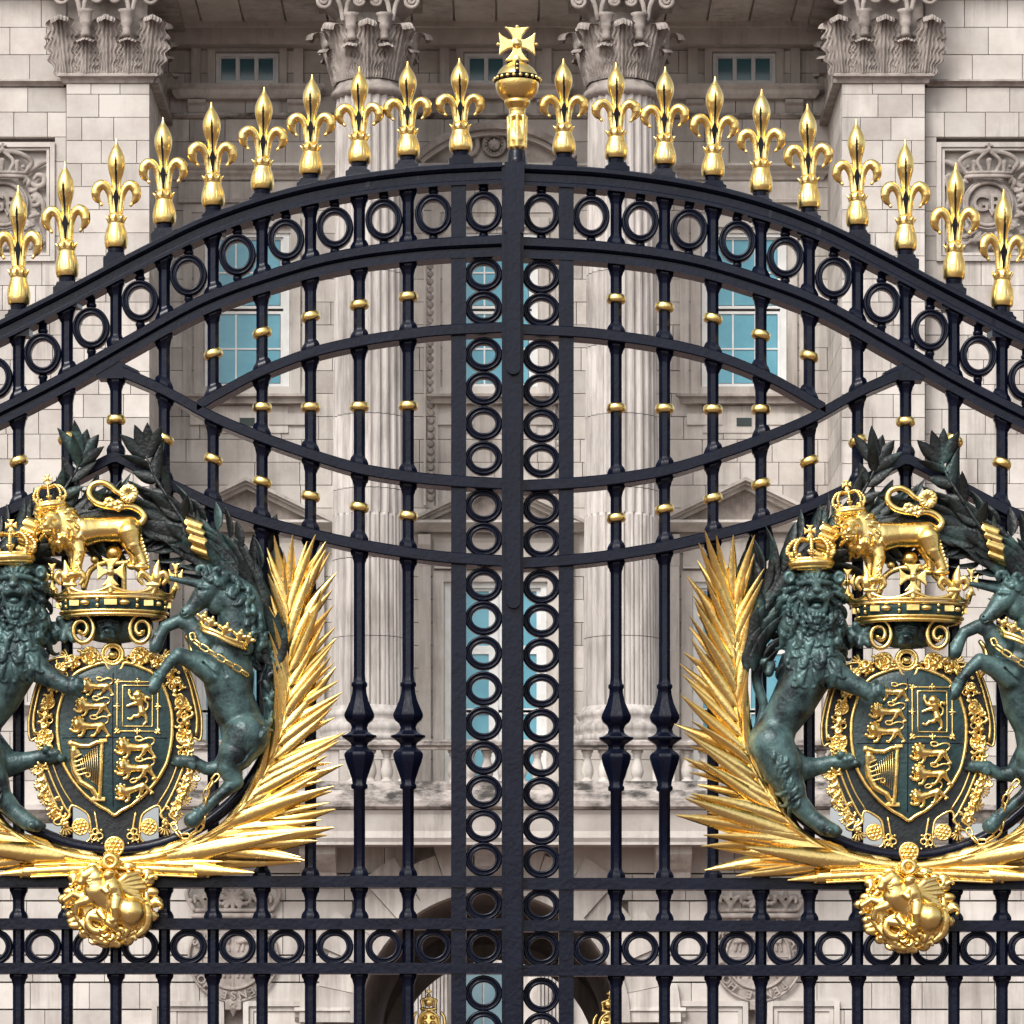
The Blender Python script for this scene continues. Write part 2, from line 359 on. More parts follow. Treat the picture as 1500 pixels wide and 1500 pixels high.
# ---- shared shapes
def make_finial():
    s = SDF((-36, -166, -18), (36, 6, 18), 0.75)
    yy = np.array([-161, -155, -148, -140, -131, -124, -116, -107, -98, -88, -70, -40]); rv = np.array([1.2, 2.2, 5.0, 9.0, 12.4, 13.0, 11.4, 8.8, 7.0, 6.0, 5.4, 6.2])
    q = spline(np.c_[yy, rv], per=6); s.poly([(0, a, 0) for a in q[:, 0]], q[:, 1], 1.0)
    for sd in (-1, 1):
        pet = spline([(4, -40, 0), (6.5, -62, 0), (9, -80, 1), (14, -91, 2), (21, -94.5, 2), (27.5, -90, 2), (30, -82, 2), (28, -74, 1.5), (24.5, -70, 1), (22, -66, 1)], per=6)
        pet = pet * np.array([sd, 1, 1])
        s.poly(pet, [4.3, 4.4, 4.9, 6.0, 7.2, 7.8, 7.2, 5.0, 3.0, 2.0], 0.8)
        s.ell((sd * 21.5, -66, 1.5), 2.6, 0.6)
        s.cone((sd * 20, -78, 8), (sd * 17, -60, 4), 3.0, 1.0, 1.5, 'd')
    q = spline([(-4, 12.5), (-9, 16), (-15, 17.2), (-23, 16), (-32, 13.2), (-39, 12.0), (-44, 13.2)], per=5); s.poly([(0, a, 0) for a in q[:, 0]], q[:, 1] * np.interp(q[:, 0], [-10, -4], [1, .8]), .5)
    s.box((-24, -3.5, -24), (24, 22, 24), .5, .3, 'd')
    for i in range(9):
        a = i * 2 * pi / 9 + pi / 2
        s.cone((11.5 * cos(a), -44, 11.5 * sin(a)), (16 * cos(a), -49.5, 16 * sin(a)), 2.6, .8, 1.2)
        for e in (-.2, .2): s.cone((14.2 * cos(a + e), -40, 14.2 * sin(a + e)), (18.6 * cos(a + e), -10, 18.6 * sin(a + e)), .5, 1.1, .6, 'd')
    s.cone((0, -158, 14), (0, -96, 11), 1.0, 1.6, 0.3, 'd')
    V, F = s.mesh(); me = bpy.data.meshes.new('finial'); me.from_pydata((V * np.array([1, 1, 1]) @ np.array([[1, 0, 0], [0, 0, -1], [0, -1, 0]]).T / 450.0).tolist(), [], F[:, ::-1].tolist())
    me.materials.append(M['gold']); me.polygons.foreach_set('use_smooth', np.ones(len(me.polygons), bool)); return me
def local_mesh(name, V, F, m, smooth=True):
    V = np.asarray(V, float); W_ = np.stack([V[:, 0], -V[:, 2], -V[:, 1]], 1) / 450.0
    me = bpy.data.meshes.new(name); me.from_pydata(W_.tolist(), [], [list(map(int, f)) for f in F]); me.materials.append(m)
    if smooth: me.polygons.foreach_set('use_smooth', np.ones(len(me.polygons), bool))
    return me
ME = {}
ME['finial'] = make_finial()
mb = MB(); V, F = prism([(0, -152), (.8, -146), (1.3, -140), (1.6, -133), (1.9, -126), (1.8, -118), (1.7, -111), (1.6, -104), (1.0, -88), (0, -86), (-1.0, -88), (-1.6, -104), (-1.7, -111), (-1.8, -118), (-1.9, -126), (-1.6, -133), (-1.3, -140), (-.8, -146)], 3.0, 6.0)
V = np.array([(x, y, d if d < 4 else np.interp(y, [-152, -146, -140, -133, -126, -118, -111, -104, -88, -86], [3.8, 6.6, 9.6, 12.3, 13.5, 12.4, 10.5, 8.6, 6.6, 6.6])) for x, y, d in V]); mb.add(V, F)
V, F = prism([(0, -90), (4.4, -77), (1.7, -62), (1.3, -46), (-1.3, -46), (-1.7, -62), (-4.4, -77)], -3, 7.2); mb.add(V, F)
ME['groove'] = local_mesh('groove', np.concatenate(mb.V), mb.F, M['groove'], False)
mb = MB(); V, F = lathe([(11, -6), (12.6, -2), (12, 3), (11.5, 7)], 16); mb.add(V, F)
V, F = prism([(-12, 5), (12, 5), (14, 10), (18, 12), (18, 40), (-18, 40), (-18, 12), (-14, 10)], -15, 15); mb.add(V, F)
ME['pedestal'] = local_mesh('pedestal', np.concatenate(mb.V), mb.F, M['paint'], False)
def ring_mesh(name, ax, ay, n=44):
    sec = [(1.0, 7), (0.97, 10.5), (0.90, 12), (0.85, 10.5), (0.82, 8.5), (0.76, 8.5), (0.74, 10.5), (0.64, 10.5), (0.61, 9), (0.61, -9), (0.64, -10.5), (0.9, -12), (1.0, -7)]
    V = []; F = []; k = len(sec)
    for i in range(n):
        t = 2 * pi * i / n
        for (f, d) in sec: V.append(((ax - 26 * (1 - f)) * cos(t), (ay - 26 * (1 - f)) * sin(t), d))
    for i in range(n):
        for j in range(k): F.append((i * k + j, i * k + (j + 1) % k, ((i + 1) % n) * k + (j + 1) % k, ((i + 1) % n) * k + j))
    return V, F
ME['ring'] = local_mesh('ring', *ring_mesh('ring', 27.2, 25.0), M['paint'])
ME['ring_round'] = local_mesh('ring', *ring_mesh('ring', 27.2, 26.2), M['paint'])
mb = MB(); mb.add(*ring_mesh('ring', 27.2, 30.5))
mb.add(*lathe([(6, -46), (6, -37), (7.5, -36), (7.5, -33), (5, -29)], 10)); mb.add(*lathe([(5, 29), (7, 32), (7, 35), (5.5, 37), (5.5, 46)], 10))
ME['ring_oval'] = local_mesh('ring', np.concatenate(mb.V), mb.F, M['paint'])
ME['collar'] = local_mesh('collar', *lathe([(8.5, -6.6), (11.8, -6.4), (13.9, -4), (14.4, 0), (13.9, 4), (11.8, 6.4), (8.5, 6.6)], 20), M['gold'])

def bar_mesh(x, segs, bal=None):
    """segs: list of (y_top, slope_top, y_bot, slope_bot, cap?, base?)"""
    V = []; F = []; n = 16; th = np.repeat(np.arange(8) * pi / 4 + pi / 8, 2); th = np.roll(th, -1)     # octagonal: each facet has its own pair of edges
    def ring_(r, y, s): V.append(np.stack([x + r * np.cos(th), y + s * r * np.cos(th), r * np.sin(th)], 1))
    for (yt, st, yb, sb, cap, base) in segs:
        start = len(V); prof = []
        if cap: prof += [(11, yt - 3, st), (13.6, yt, st), (14.2, yt + 3, st), (13.0, yt + 6, st), (11.2, yt + 8, st), (11.0, yt + 10, st), (9.2, yt + 15, st * .5), (9, yt + 17, 0), (9, yt + 20, 0)]
        else: prof += [(9.0, yt - 3, 0)]
        if bal:
            prof += [(9, 990, 0), (10, 999, 0), (12.5, 1001, 0), (12.5, 1005, 0), (10.5, 1007, 0), (11.5, 1016, 0), (14.5, 1027, 0), (20.5, 1040, 0), (23.4, 1046, 0), (23.6, 1050, 0), (21, 1055, 0), (14.5, 1060, 0), (12, 1066, 0),
                     (14, 1072, 0), (21, 1076.5, 0), (27, 1078, 0), (27.4, 1080, 0), (22, 1083, 0), (14.5, 1088, 0), (12.4, 1092, 0), (13.5, 1096, 0), (20.5, 1101, 0), (23.5, 1104.5, 0), (23.6, 1108, 0), (21, 1117, 0), (16, 1130, 0), (12, 1141, 0), (10.8, 1148, 0), (13, 1150, 0), (13, 1154.5, 0), (9, 1157, 0)]
        if base: prof += [(9, yb - 20, 0), (9, yb - 17, 0), (9.0, yb - 15, sb * .5), (9.6, yb - 12, sb), (12.2, yb - 9, sb), (14.2, yb - 5, sb), (14.6, yb - 2, sb), (14, yb + 3, sb)]
        else: prof += [(9.0, yb + 3, 0)]
        for r, y, s in prof: ring_(r, y, s)
        m_ = len(V)
        for i in range(start, m_ - 1):
            for k in range(0, n, 2): F.append((i * n + k, i * n + k + 1, (i + 1) * n + k + 1, (i + 1) * n + k))
    return np.concatenate(V), F

def make_leaf(mirror):
    MX = 751.0; oy = 3.0 if mirror else 0.0
    def T(V):
        V = np.array(V, float).reshape(-1, 3).copy()
        if mirror: V[:, 0] = MX + (MX - V[:, 0]) * .9905; V[:, 1] += oy
        return G(V)
    side = 'right' if mirror else 'left'
    root = thing('gate_leaf', ('%s leaf of black iron gate with gilded fleur-de-lis finials' % side) + ('' if mirror else ' and orb'),
                 'gate', T([(-405, 2362, 0)])[0], 'leaves of the palace gate')
    def P(name, V, F, m, smooth=False, parent=root, **k): return mesh_obj(name, T(V), F, m, parent, smooth, **k)
    xe = 736
    P('arched_top_rail', *sweep(top_rail, -405, xe, SEC_TOP), M['paint'])
    P('arched_inner_rail', *sweep(mid_rail, -405, xe, SEC_MID), M['paint'])
    P('curved_rail', *sweep(arcA, 182, xe, sec_flat(17)), M['paint'])
    P('curved_rail', *sweep(arcB, 290, xe, sec_flat(16)), M['paint'])
    P('curved_rail', *sweep(arcC, -405, xe, sec_flat(17)), M['paint'])
    P('gusset', *prism([(140, 549), (172, 530), (205, 546), (198, 557), (146, 557)], -16, 16), M['paint'])
    for a, b in HRAILS:
        V = [(x, y, d) for x in (-405, xe) for y in (a, b) for d in (-20, 20)]
        P('straight_rail', V, BOXF, M['paint'])
    P('bottom_rail', [(x, y, d) for x in (-405, xe) for y in (FOOT - 40, FOOT + 20) for d in (-18, 18)], BOXF, M['paint'])
    P('hinge_stile', [(x, y, d) for x in (-425, -395) for y in (600, 2345) for d in (-26, 26)], BOXF, M['paint'])
    # flat stile, in lengths between the rails
    cuts = [(float(top_rail(672)) + 31, float(mid_rail(672))), (float(mid_rail(672)) + 31, float(arcB(672))), (float(arcB(672)) + 16, float(arcA(672))), (float(arcA(672)) + 17, float(arcC(672))),
            (float(arcC(672)) + 17, 1284), (1301, 1346), (1362, 1411), (1427, FOOT - 40)]
    mb = MB()
    for a, b in cuts:
        mb.add(*prism([(661, a - 2), (683, a - 2), (683, b + 2), (661, b + 2)], -16, 16))
    mb.build('flat_stile', M['paint'], root, conv=T)
    # meeting stile
    xa, xb = (735, 750.6)
    st = P('meeting_stile', *prism([(xa, 250), (xb, 250), (xb, 2340), (xa, 2340)], -24, 24), M['paint'])
    # bars
    for i, x in enumerate(BARS):
        sl = lambda fn: float((fn(x + 4) - fn(x - 4)) / 8)
        rails = [(top_rail, 31), (mid_rail, 31)]
        if x > 290: rails += [(arcB, 16)]
        if x > 182: rails += [(arcA, 17)]
        rails += [(arcC, 17)]
        lev = [(float(f(x)), float(f(x)) + t, sl(f)) for f, t in rails]
        if abs(x - 170) < 1: lev[1] = (lev[1][0], 557, 0.0); lev[2] = (lev[2][0], lev[2][1], 0.0)
        lev.sort()
        lev += [(a, b, 0.0) for a, b in HRAILS] + [(FOOT - 40, FOOT, 0.0)]
        segs = []
        for j in range(len(lev) - 1):
            if lev[j + 1][0] - lev[j][1] < 12: continue
            plain = abs(lev[j][0] - 1346) < 2
            segs.append((lev[j][1], lev[j][2], lev[j + 1][0], lev[j + 1][2], not plain, not plain))
        V, F = bar_mesh(x, segs)
        if x > 500:
            # the tall stretch below the lowest arc carries the turned baluster
            k_ = [q for q in segs if q[0] < 1000 < q[2]][0]; o_ = [q for q in segs if q is not k_]
            V1, F1 = bar_mesh(x, o_); V2, F2 = bar_mesh(x, [k_], bal=True)
            mbb = MB(); mbb.add(V1, F1).add(V2, F2); V, F = np.concatenate(mbb.V), mbb.F
        bar = P('bar', V, F, M['paint'], True)
        # gold collars sit half way along each open stretch above the arms
        col = {598: [(435, -.06), (595, 0), (756, .13)], 526.5: [(447, -.13), (596, 0), (743, .2)], 455: [(464, -.25), (597, 0), (727, .25)], 384: [(488, -.28), (597, 0), (706, .30)],
               312.5: [(519, -.34), (673, .42)], 241: [(643, .48)], 170: [(615, 0)], 98.5: [(642, -.48)], 27.5: [(676, -.36)], -43: [(700, -.36)], -114: [(722, -.3)]}.get(x, [])
        for (cy, s_) in col:
            p = T([(x, cy, 0)])[0]
            inst('collar', ME['collar'], p, bar, rot=(0, -atan2(-s_, 1) if not mirror else -atan2(s_, 1), 0))
    # rings
    mids = [635, 562.5, 490.5, 419, 348, 276.5, 205.5, 134, 63, -8, -79, -150, -221, -292, -363]
    for x in [708.5] + mids:
        yc = (float(top_rail(x)) + 31 + float(mid_rail(x))) / 2
        inst('ring', ME['ring_oval'], T([(x, yc, 0)])[0], root)
        inst('ring', ME['ring_round'], T([(x, 1387, 0)])[0], root)
    cy = [403, 452, 520, 570, 621, 672, 742, 791, 857, 906, 957, 1009, 1060, 1110, 1160, 1210, 1259, 1324]
    for y in cy: inst('ring', ME['ring'], T([(708.5, y, 0)])[0], root)
    for k in range(17): inst('ring', ME['ring_round'], T([(708.5, 1455 + 51 * k, 0)])[0], root)
    # finials
    for x in [672] + BARS:
        dx = 751 - x; hgt = np.interp(dx, [76, 148, 220, 293, 364, 438, 510, 580, 652, 720], [138, 139, 143, 147, 150, 152, 155, 161, 169, 173]) / 157.0
        yb_ = np.interp(dx, [76, 148, 220, 293, 364, 438, 510, 580, 652, 720], [222, 229, 238, 255, 277, 302, 328, 363, 405, 446]) if dx < 725 else float(top_rail(x)) - 13
        p = T([(x + (3 if x == 672 else 0), yb_ + 4 * hgt, 0)])[0]
        fo = inst('finial', ME['finial'], p, root, rot=(random.uniform(-.02, .02), random.uniform(-.022, .022), random.uniform(-.16, .16)), scale=(1, 1, hgt * random.uniform(.99, 1.01)))
        [setattr(inst(q, ME[q], p, None), 'parent', fo) for q in ('groove', 'pedestal')]
        for q in fo.children: q.location = (0, 0, 0)
    if not mirror:
        cov = P('cover_strip', *prism([(740, 344), (764, 344), (764, 2340), (740, 2340)], 24.5, 34), M['paint'])
        for a, b in ((350, 556), (640, 896)):
            o_ = [(742, a), (762, a)] + [(752 + 10 * cos(q), b - 10 + 10 * sin(q)) for q in np.linspace(0, pi, 9)]
            mesh_obj('raised_strap', T(prism(o_, 34.2, 43)[0]), prism(o_, 34.2, 43)[1], M['paint'], cov)
        P('head_block', *prism([(739, 246), (768, 246), (768, 346), (764, 349), (742, 349), (739, 346)], 26.4, 38), M['paint'])
        P('orb_pedestal', *lathe([(22, 28), (22, 24), (15, 20), (14, 12), (13, 4), (12, 0)], 20, c=(757, 220, 0)), M['paint'], True)
        # orb finial
        s = SDF((720, 34, -38), (796, 226, 38), 0.9); cx = 757.5
        s.poly([(cx, 214, 0), (cx, 205, 0), (cx, 190, 0), (cx, 178, 0), (cx, 172, 0)], [13, 14.5, 12.2, 10, 13], 2)
        for i in range(8):
            a = i * pi / 4; s.cone((cx + 11 * cos(a), 216, 11 * sin(a)), (cx + 13 * cos(a), 172, 13 * sin(a)), 3.4, 2.6, 1.0)
        s.poly([(cx, 170, 0), (cx, 160, 0), (cx, 152, 0)], [11, 12.5, 19], 1.5); s.ell((cx, 122, 0), (32, 31, 32), 1.0)
        s.ring((cx, 0, 0), 0, 0) if False else None
        V, F = lathe([(31, 0), (33.5, 1), (33.5, 8), (31, 9)], 40)
        orb = s
        orb.poly([(cx, 92, 0), (cx, 86, 0)], [9, 6], 1)
        orb.cross((cx, 65, 0), 27, 25, 4.5, .26)
        for dx, dy in ((1, 0), (-1, 0), (0, -1)): orb.ell((cx + dx * 28, 65 + dy * 26, 0), 2.8, .8)
        oo = mesh_obj('orb_finial', G(orb.mesh()[0]), orb.mesh()[1][:, ::-1].copy(), M['gold'], root, True)
        mb = MB(); mb.add(*lathe([(31.5, 0), (33.6, .6), (33.6, 8.4), (31.5, 9)], 44, c=(cx, 113, 0)))
        th = np.linspace(radians(-88), radians(-20), 14)
        mb.add(*tube([(cx, 122 - 31.2 * sin(q), 32.2 * cos(q)) for q in np.linspace(.2, 1.2, 12)], 3.2, 8)); mb.build('orb_band', M['groove'], oo, True, conv=T)
        mb = MB()
        for i in range(22):
            a = i * 2 * pi / 22; c_ = np.array([cx + 33.4 * cos(a), 117.5, 33.4 * sin(a)]); mb.add(*lathe([(.5, -3), (2.6, -1.8), (2.9, 0), (2.6, 1.8), (.5, 3)], 8, c=c_))
        for k in range(3): mb.add(*lathe([(.5, -2), (2.3, -1), (2.3, 1), (.5, 2)], 8, c=(cx, 122 - 31.2 * sin(.45 + .28 * k), 35.2 * cos(.45 + .28 * k))))
        mb.build('pearl_band', M['gold'], oo, True, conv=T)
    return root
leaf_left = make_leaf(False); leaf_right = make_leaf(True)

# ------------------------------------------------------------------ the royal arms (drawn at the left leaf, copied to the right)
CX = 167.0
arms = thing('royal_arms', 'gold and green bronze coat of arms on the left gate leaf', 'coat of arms', G((CX, 1285, 20))[0], 'coats of arms on the gate')
def R1(u, v, d=40): return (u / 3.571 - 85, v / 3.571 + 772, d)         # lion crop
def Z4(u, v, d=40): return (u / 3, 500 + v / 3, d)
def Z7(u, v, d=40): return (u / 3, 1000 + v / 3, d)
def Z9(u, v, d=40): return (u / 3 - 165, 992 + v / 3, d)
def C2(u, v, d=60): return (u / 5, 690 + v / 5, d)
def C3(u, v, d=40): return (30 + u / 5.357, 940 + v / 5.357, d)
def C4(u, v, d=40): return (55 + u / 6.82, 1172 + v / 6.82, d)
def gtube(name, pts, r, m=None, parent=arms, n=8, closed=False, smooth=True):
    V, F = tube(pts, r, n, True, closed); return mesh_obj(name, G(V), F, m or M['gold'], parent, smooth)

# hoop and garland ---------------------------------------------------
HC, HR = (167.0, 1000.0), 243.0
t = np.linspace(0, 2 * pi, 97)[:-1]
gtube('hoop', [(HC[0] + HR * cos(a), HC[1] + HR * sin(a), 26) for a in t], 9, M['paint'], n=10, closed=True)
def leaf_mesh(name, L, w, fold, bend, m, nseg=7, shp=0.75, twist=0.0):
    V = []; F = []
    for i in range(nseg + 1):
        f = i / nseg; hw = w * 0.5 * (sin(pi * min(1, f ** shp)) ** 0.8 if 0 < f < 1 else 0.04) + 0.15
        z = bend * f * f; tw = twist * f
        for s_ in (-1, -0.5, 0, 0.5, 1):
            V.append((s_ * hw * cos(tw), -L * f, z + fold * (abs(s_) - 0.25 * (s_ == 0)) * hw * 0.5 + s_ * hw * sin(tw)))
    k = 5; nb = len(V)
    for v in list(V): V.append((v[0] * 0.96, v[1], v[2] - 1.0))
    for i in range(nseg):
        for j in range(k - 1):
            a = i * k + j; F.append((a, a + 1, a + k + 1, a + k)); F.append((nb + a, nb + a + k, nb + a + k + 1, nb + a + 1))
        F.append((i * k, i * k + k, nb + i * k + k, nb + i * k)); a = i * k + k - 1; F.append((a, nb + a, nb + a + k, a + k))
    return local_mesh(name, V, F, m)
LAUREL = [leaf_mesh('laurel_leaf', 54, 22, -0.55, 6, M['leafbronze']), leaf_mesh('laurel_leaf', 58, 19, -0.5, 10, M['leafbronze'], twist=.3), leaf_mesh('laurel_leaf', 46, 22, -0.6, 2, M['leafbronze'], twist=-.3)]
def place_leaf(name, me, p, ang, parent, tilt=0.0, roll=0.0, sc=1.0):
    """leaf grows from p in picture direction ang (0 = up, + = clockwise)"""
    o = inst(name, me, G(p)[0], parent, scale=(sc, sc, sc))
    o.rotation_euler = (Matrix.Rotation(ang, 3, 'Y') @ Matrix.Rotation(tilt, 3, 'X') @ Matrix.Rotation(roll, 3, 'Z')).to_euler(); return o
V, F = tube([(HC[0] + 240 * cos(a), HC[1] + 240 * sin(a), 18) for a in np.linspace(radians(-170), radians(-10), 60)], [12, 26, 30, 30, 30, 26, 12], 12)
garland = mesh_obj('laurel_garland', G(V), F, M['leafbronze'], arms, True)
rr = random.Random(3)
for sd in (-1, 1):
    for i in range(19):
        a = radians(6 + i * 4.55)                                        # from the side up to the crown of the hoop
        px, py = HC[0] + sd * 240 * cos(a), HC[1] - 240 * sin(a)
        dirn = -sd * (pi / 2 - (pi / 2 - a)) if False else -sd * a
        for j in range(5):
            off = (j - 2) * 13 + rr.uniform(-4, 4); hgt = 30 * sqrt(max(0.05, 1 - (off / 33) ** 2))
            if i < 6 and off > 4: continue
            q = (px + sd * cos(a) * off, py - sin(a) * off, 18 + hgt - 3 + (i % 2))
            place_leaf('leaf', rr.choice(LAUREL), q, dirn + sd * off * 0.024 + rr.uniform(-.32, .32), garland, tilt=rr.uniform(-.12, .22), roll=off * 0.035 * -1, sc=rr.uniform(.85, 1.1))
    # the loose sprig that rises from the garland to the tip
    st = spline([(HC[0] + sd * x, y, d) for x, y, d in ((128, 806, 46), (100, 764, 50), (74, 724, 48), (56, 694, 44), (46, 668, 40))], per=4)
    sp = gtube('laurel_sprig', st, [3.2, 2.6, 1.6], M['leafbronze'])
    for i in range(1, len(st) - 1, 3):
        tg = st[min(i + 1, len(st) - 1)] - st[i - 1]; an = atan2(tg[0], -tg[1])
        for s2 in (-1, 1):
            place_leaf('leaf', rr.choice(LAUREL), st[i], an + s2 * rr.uniform(.4, .95), sp, tilt=rr.uniform(-.3, .5), roll=rr.uniform(-.6, .6), sc=rr.uniform(.7, .95))
    for an in (-.75, -.25, .12, .55): place_leaf('leaf', rr.choice(LAUREL), st[-2], an + sd * -0.1, sp, tilt=rr.uniform(-.2, .2), sc=.95)
    # extra leaves at the foot of the garland, behind the palm
    for k in range(7): place_leaf('leaf', rr.choice(LAUREL), (HC[0] + sd * (222 + rr.uniform(-16, 22)), 915 - 17 * k, -6), sd * rr.uniform(-.2, .4), garland, tilt=rr.uniform(-.3, -.08), sc=1.3)
    # gold ribbon wound over the garland
    bx, by = HC[0] + sd * 122, 791; s = SDF((bx - 34, by - 46, 10), (bx + 34, by + 46, 90), 1.0)
    for k in range(31):
        f = k / 30 * 2 - 1; yy = by + 27 * f; dd = 26 + 34 * sqrt(max(0, 1 - (f * .86) ** 2)); xx = bx + sd * 7 * f + 2 * sin(k * .9); dd += 2.2 * sin(k * .75)
        s.cone((xx - 11, yy - 4, dd), (xx + 11, yy + 4, dd - 1), 2.2, 2.2, .5)
    s.build('ribbon', M['gold'], arms)

# palm branches -------------------------------------------------------
PALM = [leaf_mesh('palm_leaflet', 100, 16.5, -0.8, 9, M['gold'], 10, .50), leaf_mesh('palm_leaflet', 100, 15, -0.7, 15, M['gold'], 10, .48, .25), leaf_mesh('palm_leaflet', 100, 17, -0.8, -4, M['gold'], 10, .55, -.2)]
STEM = spline([(150, 1266), (173, 1261), (232, 1252), (300, 1229), (340, 1198), (367, 1163), (395, 1116), (412, 1066), (420, 1010), (422, 950), (422, 893)], per=6)
for sd in (1, -1):
    st = STEM.copy(); st[:, 0] = HC[0] + sd * (st[:, 0] - HC[0]); st = np.c_[st, np.full(len(st), 34.0)]
    palm = gtube('palm_branch', st, [7, 8.5, 7.5, 6.5, 5, 4, 3, 2.4], M['gold'])
    # overlapping leaf sheaths hugging the lower stem
    n = len(st); L_ = np.r_[0, np.cumsum(np.linalg.norm(np.diff(st, axis=0), axis=1))]; tot = L_[-1]
    def at(s_): return np.array([np.interp(s_, L_, st[:, k]) for k in range(3)])
    s_ = 34.0; i = 0
    while s_ < tot:
        p = at(s_); q = at(min(s_ + 6, tot)) - at(s_ - 6); an = sd * atan2(sd * q[0], -q[1]); f = s_ / tot
        spl = np.interp(f, [0, .12, .3, .55, .8, 1], [.06, .15, .42, .66, .58, .42]); ln = np.interp(f, [0, .12, .3, .5, .75, 1], [1.7, 2.25, 2.0, 1.35, 1.22, 1.28])
        for lay in (0, 1):
            j = rr.uniform(-.09, .09)
            place_leaf('leaflet', rr.choice(PALM), (p[0], p[1], 34 + 5 * lay), an + sd * (spl + j + ((.04 + .14 * min(1, f * 2)) if lay == 0 else -.10)), palm, tilt=rr.uniform(-.05, .13) - .03 * (1 - lay), roll=sd * rr.uniform(-.25, .45), sc=ln * rr.uniform(.82, 1.06) * (1 if lay else .86))
        if f > .10:
            inn = np.interp(f, [.1, .3, .6, 1], [.6, .8, 1.05, 1.1])
            place_leaf('leaflet', rr.choice(PALM), (p[0], p[1], 36), an - sd * (np.interp(f, [.1, .5, 1], [.16, .30, .34]) + rr.uniform(-.06, .06)), palm, tilt=rr.uniform(-.02, .12), roll=-sd * rr.uniform(-.2, .4), sc=inn * rr.uniform(.85, 1.05))
            place_leaf('leaflet', rr.choice(PALM), (p[0], p[1], 31), an - sd * (np.interp(f, [.1, .5, 1], [.05, .10, .14]) + rr.uniform(-.06, .06)), palm, tilt=rr.uniform(-.04, .04), roll=-sd * rr.uniform(-.2, .3), sc=.8 * inn)
        s_ += np.interp(f, [0, .3, 1], [22, 21, 22]); i += 1
    for an in (-.22, .03, .26, .5): place_leaf('leaflet', rr.choice(PALM), st[-1], sd * an, palm, tilt=.04, roll=.2, sc=rr.uniform(1.0, 1.2))
    # sheath leaves running on along the stem towards the tie
    for k in range(9):
        s_ = 30 + 26 * k; p = at(s_); q = at(s_ + 6) - at(s_ - 6); an = sd * atan2(sd * q[0], -q[1])
        place_leaf('leaflet', PALM[2], (p[0], p[1], 40), an + sd * rr.uniform(-.08, .14), palm, tilt=-.05, roll=sd * rr.uniform(-.4, .4), sc=.8)
    # cut butt ends crossing under the tie
    s = SDF((160 if sd > 0 else 26, 1250, 14), (312 if sd > 0 else 178, 1296, 60), 1.0)
    x0, x1 = HC[0] + sd * 10, HC[0] + sd * 128
    s.poly([(x0, 1270, 38), ((x0 + x1) / 2, 1272, 38), (x1, 1275, 34)], [6, 8.5, 9.5], 1)
    s.cone((x1 - sd * 18, 1274, 36), (x1 + sd * 8, 1282, 34), 6, 2.5, 1); s.cone((x0, 1262, 46), (x1 - sd * 14, 1266, 46), 1.6, 2.0, .6); s.cone((x0, 1278, 46), (x1 - sd * 8, 1283, 44), 1.6, 2.0, .6)
    s.build('stem_end', M['gold'], palm)

# cartouche and shield -------------------------------------------------
half = [(0, 962), (46, 962), (84, 962), (103, 974), (116, 1005), (126, 1050), (124, 1082), (113, 1080), (109, 1116), (98, 1148), (85, 1180), (79, 1192), (90, 1201), (82, 1206), (69, 1196), (64, 1178), (48, 1184), (38, 1195), (36, 1224), (45, 1234), (38, 1246), (24, 1245), (14, 1236)]
out = [(CX + x, y) for x, y in half] + [(CX, 1240)] + [(CX - x, y) for x, y in half[::-1][:-1]]
cart = mesh_obj('cartouche', *(lambda V, F: (G(V), F))(*prism(spline(out, closed=True, per=4), 2, 22)), M['darkbronze'], arms)
O = spline(out, closed=True, per=4); cen = np.array([CX, 1090])
gtube('gilt_edge', np.c_[O, np.full(len(O), 22.5)], 1.9, parent=cart, closed=True)
for sd in (-1, 1):
    for pts, r in (([(98, 970), (110, 1005), (119, 1048), (118, 1076)], 2.8), ([(104, 1092), (100, 1118), (88, 1150), (73, 1180), (66, 1192), (78, 1202)], 2.0), ([(96, 1096), (90, 1120), (78, 1150), (62, 1176)], 1.4), ([(30, 1186), (26, 1216), (34, 1232), (29, 1240), (18, 1232)], 1.6)):
        gtube('gilt_edge', np.c_[[(CX + sd * x, y) for x, y in spline(pts, per=5)], np.full((len(pts) - 1) * 5 + 1, 23.5)], r, parent=cart)
YW = np.array([(972, 0), (973, 24), (979, 44), (987, 58), (1000, 68), (1015, 75), (1033, 80.5), (1050, 83.5), (1080, 83), (1110, 77.5), (1127, 70), (1145, 58.5), (1164, 41), (1178, 23), (1186, 9), (1191, 0)])
def hw(y): return float(np.interp(y, YW[:, 0], YW[:, 1]))
ys = np.r_[np.linspace(972.5, 990, 8), np.linspace(995, 1160, 24), np.linspace(1166, 1190.5, 10)]; V = []; F = []; K = 17
def dome(x, y): 
    w = max(hw(y), 1); sx = (x - CX) / w; sy = (y - 1078) / 112.0
    return 26 + 13 * max(0, 1 - 0.75 * sx * sx) * max(0, 1 - 0.6 * sy * sy)
for y in ys:
    for s_ in np.linspace(-1, 1, K): x = CX + s_ * hw(y); V.append((x, y, dome(x, y)))
for i in range(len(ys) - 1):
    for k in range(K - 1): F.append((i * K + k, i * K + k + 1, (i + 1) * K + k + 1, (i + 1) * K + k))
shield = mesh_obj('shield', G(np.array(V)), F, M['enamel'], arms, True)
rim = spline([(CX + 16, 970)] + [(CX + w, y) for y, w in YW[2:-1]] + [(CX, 1192)] + [(CX - w, y) for y, w in YW[2:-1][::-1]] + [(CX - 16, 970), (CX - 9, 979), (CX + 9, 979)], closed=True, per=5)
gtube('shield_rim', np.c_[rim, np.full(len(rim), 30.0)], 2.9, parent=shield, closed=True)
